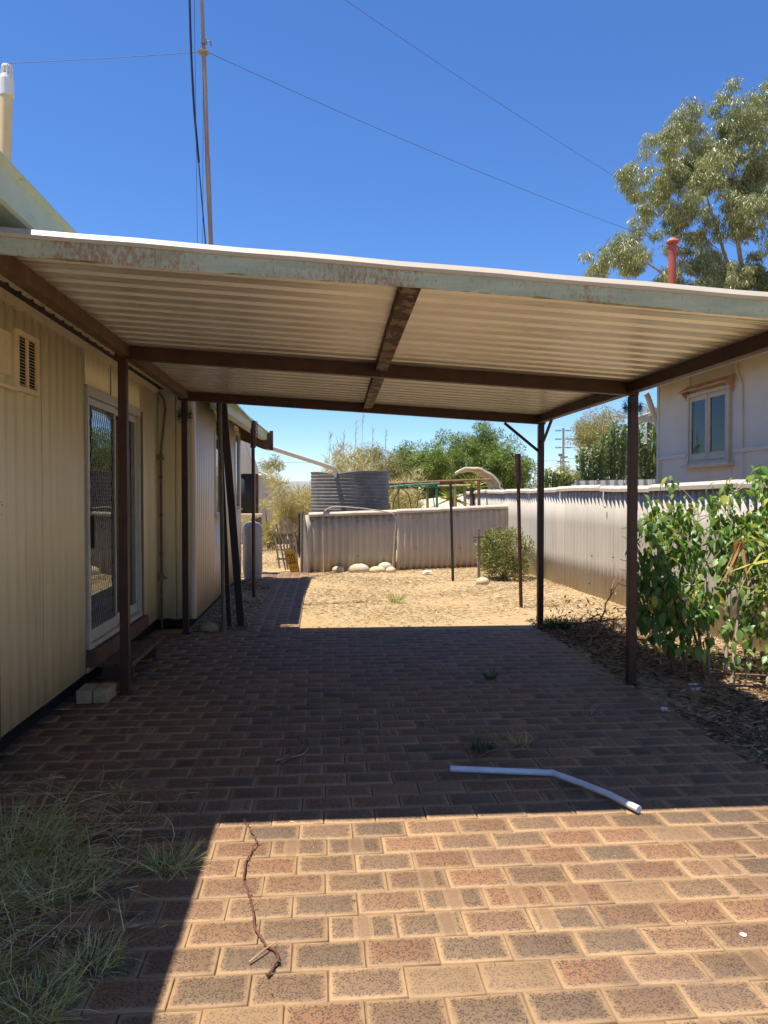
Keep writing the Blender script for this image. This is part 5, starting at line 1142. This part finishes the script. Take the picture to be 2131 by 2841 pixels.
dry_bush('dry_bush', (-0.75, 21.0, 0.95), (1.0, 0.7, 0.85), 8500, 'reed', 'feathery dry yellow bush between the shed and the tank', 'bush', (0.10, 0.26), (0.006, 0.013), 22, 10)
dry_bush('dry_bush', (-1.5, 22.4, 0.75), (0.7, 0.5, 0.7), 6000, 'reed', 'smaller dry yellow bush in front of the white shed', 'bush', (0.1, 0.25), (0.006, 0.012), 14, 6)
# reed thicket: stems with leaves and plumes, one mass
n = 640; X0 = np.stack([rng.uniform(-0.9, 2.9, n), rng.uniform(22.0, 25.5, n), np.full(n, -0.02)], 1); H = rng.uniform(1.7, 3.1, n) * (0.85 + 0.2 * np.sin(X0[:, 0] * 2.1)); H[X0[:, 0] < 0.2] *= 0.85
D = np.stack([rng.normal(size=n) * .07, rng.normal(size=n) * .07, np.ones(n)], 1)
sV = blades('reed_thicket', np.concatenate([X0] * 1), D, H, 0.03, 'reed', loc=(1.5, 24, 0), bend=rng.normal(size=n) * .06, seg=3)
tag(sV, 'thicket of tall dry yellow reeds behind the water tank', 'reeds', kind='stuff')
m = 24000; ii = rng.integers(0, n, m); tt = rng.uniform(0.2, 1.0, m)
C = X0[ii] + norm(D[ii]) * (H[ii] * tt)[:, None]; aa = rng.uniform(0, 6.28, m)
lv = blades('leaves', C, np.stack([np.cos(aa), np.sin(aa), rng.uniform(0.5, 1.8, m)], 1), rng.uniform(0.18, 0.42, m), rng.uniform(0.014, 0.026, m), 'reed', sV, bend=rng.normal(size=m) * .45, seg=2)
for k, (x, yy, h) in enumerate(((0.95, 22.6, 3.75), (1.15, 22.6, 4.15), (0.2, 22.5, 3.35), (0.60, 22.5, 3.45), (1.45, 22.6, 3.5), (1.85, 22.8, 3.55))):
    nn = 26; z = h - rng.random(nn) * 0.65; C = np.stack([np.full(nn, x) + (z - 2) * 0.03, np.full(nn, yy), z], 1)
    o = blades('plume', C, np.stack([rng.normal(size=nn) * .45, rng.normal(size=nn) * .45, np.ones(nn)], 1), rng.uniform(0.1, 0.25, nn), 0.012, 'reed', sV, bend=rng.normal(size=nn) * .3, seg=2)
    mb = MB(); mb.tube([(x - 0.05, yy, 1.5), (x + (h - 2) * .03, yy, h)], [0.012, 0.004], 4); mb.build('stalk', 'nframe', sV)

def tree(name, base, clumps, n, mat, lab, L, W, trunk_r, bark='bark_dark', hang=-0.3, flat=0.8, limbs=None, fork=0.45, shell=0.5, group=None, spread=1.0, lv=None):
    """clumps: (x, y, z, r) crown masses; limbs run from the trunk fork to the clumps"""
    t = thing(name, base, lab, 'tree', group); cs = [c[:3] for c in clumps]; rs = [c[3] for c in clumps]
    # each mass is itself made of smaller uneven tufts
    sub, sr = [], []
    for c, r_ in zip(cs, rs):
        for k in range(9):
            d = unit(1)[0]; sub.append(np.array(c) + d * r_ * rng.uniform(.45, 1.05) * np.array([1, 1, flat])); sr.append(r_ * rng.uniform(.30, .55))
    C, d, idx = clumped(sub, sr, n, 0.85, shell)
    leaves('crown', C, d * 0.7 * spread + unit(n) * 0.6 + np.array([0, 0, hang]), rng.uniform(*L, n), rng.uniform(*W, n), mat, t)
    zf = np.mean([c[2] for c in cs]); b = Vector(base); f = Vector((b.x + rng.normal() * .1, b.y, b.z + (zf - b.z) * fork))
    mb = MB(); mb.tube([b + Vector((0, 0, -0.05)), b.lerp(f, .5) + Vector((rng.normal() * trunk_r * .6, 0, 0)), f], [trunk_r, trunk_r * .8, trunk_r * .62], 9); mb.build('trunk', bark, t, smooth=True)
    for i, c in enumerate(cs if limbs is None else [cs[j] for j in limbs]):
        q = Vector(c); mid = f.lerp(q, .5) + Vector((rng.normal() * .15, rng.normal() * .15, (q - f).length * .08)); r0 = trunk_r * .30
        mb = MB(); mb.tube([f - Vector((0, 0, .05)), f.lerp(mid, .5) + Vector((rng.normal() * .06, 0, rng.normal() * .06)), mid, q], [r0, r0 * .8, r0 * .55, r0 * .2], 6); mb.build('limb', bark, t, smooth=True)
    return t
def rclumps(c, ext, k, r_, seed):
    g = np.random.default_rng(seed); out = []
    for _ in range(k):
        d = g.normal(size=3); d /= np.linalg.norm(d); d *= g.uniform(.3, 1) ** .5
        out.append((c[0] + d[0] * ext[0], c[1] + d[1] * ext[1], max(1.0, c[2] + d[2] * ext[2]), g.uniform(*r_)))
    return out
GT = 'green trees behind the fences'
tree('green_tree', (4.7, 33, 0), rclumps((4.9, 33, 2.35), (1.2, 1.0, 1.15), 15, (.6, .9), 1), 30000, 'acacia', 'bright green leafy tree behind the pergola, left of the tallest green tree', (0.07, 0.15), (0.02, 0.04), 0.14, group=GT, hang=-.1)
tree('green_tree', (6.5, 34, 0), rclumps((6.6, 34, 2.9), (1.1, 1.0, 1.5), 17, (.6, .9), 2), 34000, 'acacia', 'tallest bright green tree behind the canvas hood', (0.07, 0.15), (0.02, 0.04), 0.16, group=GT, hang=-.1)
tree('green_tree', (8.3, 33, 0), rclumps((8.1, 33, 2.35), (1.25, 1.0, 1.35), 17, (.6, .9), 3), 32000, 'acacia', 'bright green tree just left of the rear right carport post', (0.07, 0.15), (0.02, 0.04), 0.14, group=GT, hang=-.1)
tree('olive_tree', (2.3, 31, 0), rclumps((2.3, 31, 2.3), (1.0, .8, 1.05), 13, (.5, .75), 4), 18000, 'olive', 'olive yellow tree between the reeds and the green trees', (0.08, 0.16), (0.012, 0.025), 0.12, group=GT)
tree('green_tree', (3.9, 31, 0), rclumps((3.9, 31, 2.3), (0.9, .8, 1.0), 12, (.5, .75), 14), 22000, 'acacia', 'smaller green tree right beside the dry reeds', (0.07, 0.15), (0.02, 0.04), 0.12, group=GT, hang=-.1)
tree('olive_tree', (17.6, 44, 0), rclumps((17.3, 44, 5.0), (2.3, 1.6, 2.3), 22, (.8, 1.2), 5), 32000, 'olive', 'olive green tree with an arching crown behind the cacti', (0.12, 0.24), (0.02, 0.04), 0.2, group=GT)
tree('olive_tree', (14.6, 46, 0), rclumps((14.8, 46, 2.1), (1.5, 1.2, .8), 10, (.6, .8), 6), 12000, 'olive', 'low hazy olive shrub tree right of the power pole', (0.12, 0.22), (0.02, 0.04), 0.15, group=GT)
tree('olive_tree', (-2.6, 40, 0), rclumps((-2.6, 40, 2.6), (.6, .6, .9), 6, (.35, .5), 8), 2200, 'olive', 'small distant tree above the shed roof', (0.1, 0.2), (0.02, 0.035), 0.1, group=GT)
OUT = [(10.6, 10.9), (10.55, 11.4), (11.1, 11.8), (12.0, 11.7), (12.8, 11.7), (11.95, 12.6), (11.7, 13.4), (12.05, 13.9), (12.3, 15.1), (12.9, 15.0), (13.9, 15.65), (13.85, 16.4), (14.5, 17.0), (15.4, 17.15), (16.0, 17.5), (17.2, 17.6), (17.5, 18.3), (18.7, 18.7), (20.5, 17.7), (22.0, 15.8), (22.0, 8.3), (18.5, 6.0), (15.0, 6.0), (14.0, 9.4), (12.0, 10.1), (10.9, 10.3)]
def inside(x, z):
    c = False; j = len(OUT) - 1
    for i in range(len(OUT)):
        (xi, zi), (xj, zj) = OUT[i], OUT[j]
        if (zi > z) != (zj > z) and x < (xj - xi) * (z - zi) / (zj - zi) + xi: c = not c
        j = i
    return c
GU = []
gr_ = np.random.default_rng(21)
while len(GU) < 235:
    x, z, r_ = gr_.uniform(10.4, 22), gr_.uniform(6, 18.9), gr_.uniform(.40, .75)
    if not all(inside(x + r_ * .35 * ca, z + r_ * .35 * sa) for ca, sa in ((1, 0), (-1, 0), (0, 1), (0, -1))): continue
    if any((x - hx) ** 2 + (z - hz) ** 2 < hr ** 2 for hx, hz, hr in ((16.1, 13.6, .6), (14.3, 10.9, .4))): continue
    GU.append((x, 30 + gr_.normal() * 1.3, z, r_))
tree('gum_tree', (17.9, 30.4, 0), GU, 210000, 'euc_leaf', 'tall gum tree with drooping grey-green leaves at upper right', (0.14, 0.26), (0.022, 0.04), 0.40, 'bark', hang=-1.1, fork=0.55, flat=.9, spread=.6, limbs=list(range(0, 44, 3)))

# cacti: ridged columns set with small fleshy leaves
def cactus(base, cols, lab, r_=0.075):
    t = thing('cactus', base, lab, 'cactus', 'tall column cacti beyond the fence')
    for (x, yy, z0, x1, z1) in cols:
        p0 = Vector((x, yy, z0)); p1 = Vector((x1, yy, z1)); pm__ = p0.lerp(p1, .5) + Vector(((x - x1) * .25, 0, 0))
        mb = MB(); mb.tube([p0, pm__, p0.lerp(p1, .93), p1], [r_, r_, r_ * .85, r_ * .4], 9); cobj = mb.build('column', 'tussock' if False else MT['cactus'], t, smooth=True)
        nn = int(150 * (z1 - z0)) + 20; u = rng.random(nn); aa = rng.uniform(0, 6.28, nn)
        ctr = np.array([p0.lerp(p1, float(v)) + (Vector(((x - x1) * .25, 0, 0)) * (1 - abs(2 * float(v) - 1))) for v in u]); o_ = np.stack([np.cos(aa), np.sin(aa), np.zeros(nn)], 1)
        leaves('spines', ctr + o_ * r_ * .9, o_ + np.array([0, 0, .55]), rng.uniform(.08, .14, nn), rng.uniform(.035, .06, nn), 'cactus', cobj)['kind'] = 'stuff'
cactus((5.95, 16.8, 0), [(5.85, 16.8, 0, 5.78, 2.62), (5.98, 16.8, 0, 6.0, 2.45), (6.14, 16.9, 0, 6.1, 2.72), (6.30, 16.9, 0, 6.27, 2.75)], 'cactus clump of four shorter columns left of the right post')
cactus((6.65, 17.2, 0), [(6.5, 17.2, 0, 6.40, 3.0), (6.66, 17.2, 0, 6.65, 3.25), (6.85, 17.2, 0, 6.92, 3.2)], 'tall cactus clump just behind the right carport post')
cactus((7.15, 16.4, 0), [(7.0, 16.4, 0, 6.88, 3.15), (7.12, 16.4, 0, 7.10, 2.7), (7.24, 16.4, 0, 7.33, 3.4), (7.15, 16.4, 1.6, 7.5, 2.4), (7.44, 16.4, 0, 7.46, 3.5)], 'tallest cactus clump beside the neighbour house corner')
cactus((4.66, 15.2, 0), [(4.56, 15.2, 0, 4.50, 2.1), (4.66, 15.2, 0, 4.66, 2.05), (4.78, 15.2, 0, 4.84, 2.02), (4.92, 15.2, 0, 4.98, 2.0)], 'low cactus clump right behind the rear right post', 0.05)

# ------------------------------------------------------------------ power pole, mast and wires
pp = thing('power_pole', (38.3, 120, 0), 'distant wooden power pole with tiers of insulators', 'power pole')
mb = MB(); mb.tube([(38.3, 120, -0.02), (38.3, 120, 12.1)], [0.24, 0.17], 8); mb.build('pole', 'pole_far', pp)
for z in (11.7, 10.35, 9.0):
    for s_ in (-1, 1):
        mb = MB(); mb.tube([(38.3 + s_ * 0.2, 120, z), (38.3 + s_ * 1.35, 120, z + (0.0 if s_ > 0 else -0.1))], 0.05, 5)
        for k in range(5): mb.tube([(38.3 + s_ * (0.45 + .2 * k), 120, z - .13), (38.3 + s_ * (0.45 + .2 * k), 120, z + .13)], 0.06, 5)
        mb.build('insulator', 'conduit_grey', pp)
mb = MB(); mb.beam((37.3, 120, 6.8), (39.4, 120, 6.7), 0.12, 0.16); mb.build('cross_arm', 'pole_far', pp)
mb = MB(); mb.beam((38.0, 120, 7.4), (39.0, 120, 7.5), 0.2, 0.25); mb.build('transformer', 'conduit_grey', pp)
lp = thing('street_lamp', (37.6, 119, 0), 'distant lamp post beside the power pole', 'lamp post')
mb = MB(); mb.tube([(37.6, 119, -.02), (37.6, 119, 7.6)], 0.09, 6); mb.build('pole', 'galv', lp)
mb = MB(); mb.box((37.5, 119, 7.75), (0.5, 0.4, 0.4)); mb.build('lamp_head', 'conduit_grey', lp)
def wire(name, a, b, sag, r_, mat, lab, cat='wire', group=None, n=14):
    a = Vector(a); b = Vector(b); mb = MB(); mb.tube([a.lerp(b, i / n) - Vector((0, 0, sag * 4 * (i / n) * (1 - i / n))) for i in range(n + 1)], r_, 4, False)
    return tag(mb.build(name, mat, loc=a), lab, cat, group)
for k, (z, x) in enumerate(((11.7, 39.6), (9.0, 39.6), (7.3, 39.0))):
    wire('power_line', (x, 120, z), (90, 135, z + 0.8), 0.6, 0.03, 'wire', ('highest', 'middle', 'lowest')[k] + ' distant power line running right from the power pole', 'power line', 'distant power lines')
wire('power_line', (37.3, 120, 6.9), (-40, 150, 8.4), 0.6, 0.03, 'wire', 'distant power line running left from the power pole', 'power line', 'distant power lines')
am = thing('antenna_mast', (-1.49, 11, 3.0), 'thin metal antenna mast rising above the carport roof', 'mast')
mb = MB(); mb.tube([(-1.49, 11, 2.85), (-1.55, 11, 5.14), (-1.585, 11, 6.3)], 0.036, 10); mb.build('lower_tube', 'mast', am, smooth=True)
mb = MB(); mb.tube([(-1.585, 11, 6.25), (-1.63, 11, 7.80)], 0.031, 10); mb.build('middle_tube', 'mast', am, smooth=True)
mb = MB(); mb.tube([(-1.63, 11, 7.75), (-1.70, 11, 10.2)], 0.026, 10); mb.build('upper_tube', 'mast', am, smooth=True)
mb = MB(); mb.lathe([(0.03, -0.012), (0.075, -0.008), (0.085, 0.004), (0.075, 0.012), (0.03, 0.018)], (-1.63, 11, 7.73), 16); mb.build('guy_ring', 'mast', am)
mb = MB(); mb.box((-1.62, 10.965, 7.86), (0.075, 0.05, 0.05)); mb.tube([(-1.60, 10.95, 7.86), (-1.53, 10.95, 7.86), (-1.515, 10.95, 7.79)], 0.009, 5); mb.build('clamp', 'galv', am)
mb = MB(); mb.lathe([(0.03, -0.012), (0.075, 0.0), (0.03, 0.012)], (-1.69, 11, 9.8), 14); mb.build('guy_ring', 'mast', am)
mb = MB(); mb.tube([(-1.86, 10.95, 10.2), (-1.81, 10.95, 8.44), (-1.80, 10.95, 7.95), (-1.785, 10.95, 7.5), (-1.755, 10.95, 6.9), (-1.705, 10.95, 6.3), (-1.695, 10.95, 6.2)], 0.016, 8); mb.tube([(-1.70, 10.95, 6.22), (-1.66, 10.95, 5.7), (-1.615, 10.95, 5.15), (-1.55, 10.95, 3.3)], 0.0085, 6)
tag(mb.build('antenna_cable', 'cable', loc=(-1.55, 10.95, 3.3), smooth=True), 'black cable hanging just left of the antenna mast', 'cable')
wire('guy_wire', (-1.75, 10.9, 10.2), (-1.70, 10.9, 3.2), 0, 0.0032, 'wire', 'thin vertical wire between the black cable and the mast', group='guy wires')
wire('guy_wire', (-1.63, 10.98, 7.72), (-1.66, 10.9, 3.2), 0, 0.0028, 'wire', 'thin wire running straight down beside the mast', group='guy wires')
wire('guy_wire', (-1.70, 11, 7.735), (-9.5, 11, 7.2), 0.10, 0.0042, 'wire', 'guy wire from the mast ring to the left frame edge', group='guy wires')
wire('guy_wire', (-1.56, 11, 7.735), (13.2, 20, 7.25), 0.30, 0.0040, 'wire', 'lower guy wire from the mast ring down to the gum tree', group='guy wires', n=24)
wire('guy_wire', (-1.62, 11, 9.8), (13.2, 20, 7.25), 0.30, 0.0040, 'wire', 'upper guy wire crossing the sky from the frame top to the gum tree', group='guy wires', n=24)
mb = MB(); mb.tube([(13.2, 20, -0.02), (13.2, 20, 7.4)], [0.09, 0.07], 8); tag(mb.build('anchor_pole', 'pole_far', loc=(13.2, 20, 0)), 'timber pole holding the guy wires behind the neighbour house', 'pole')
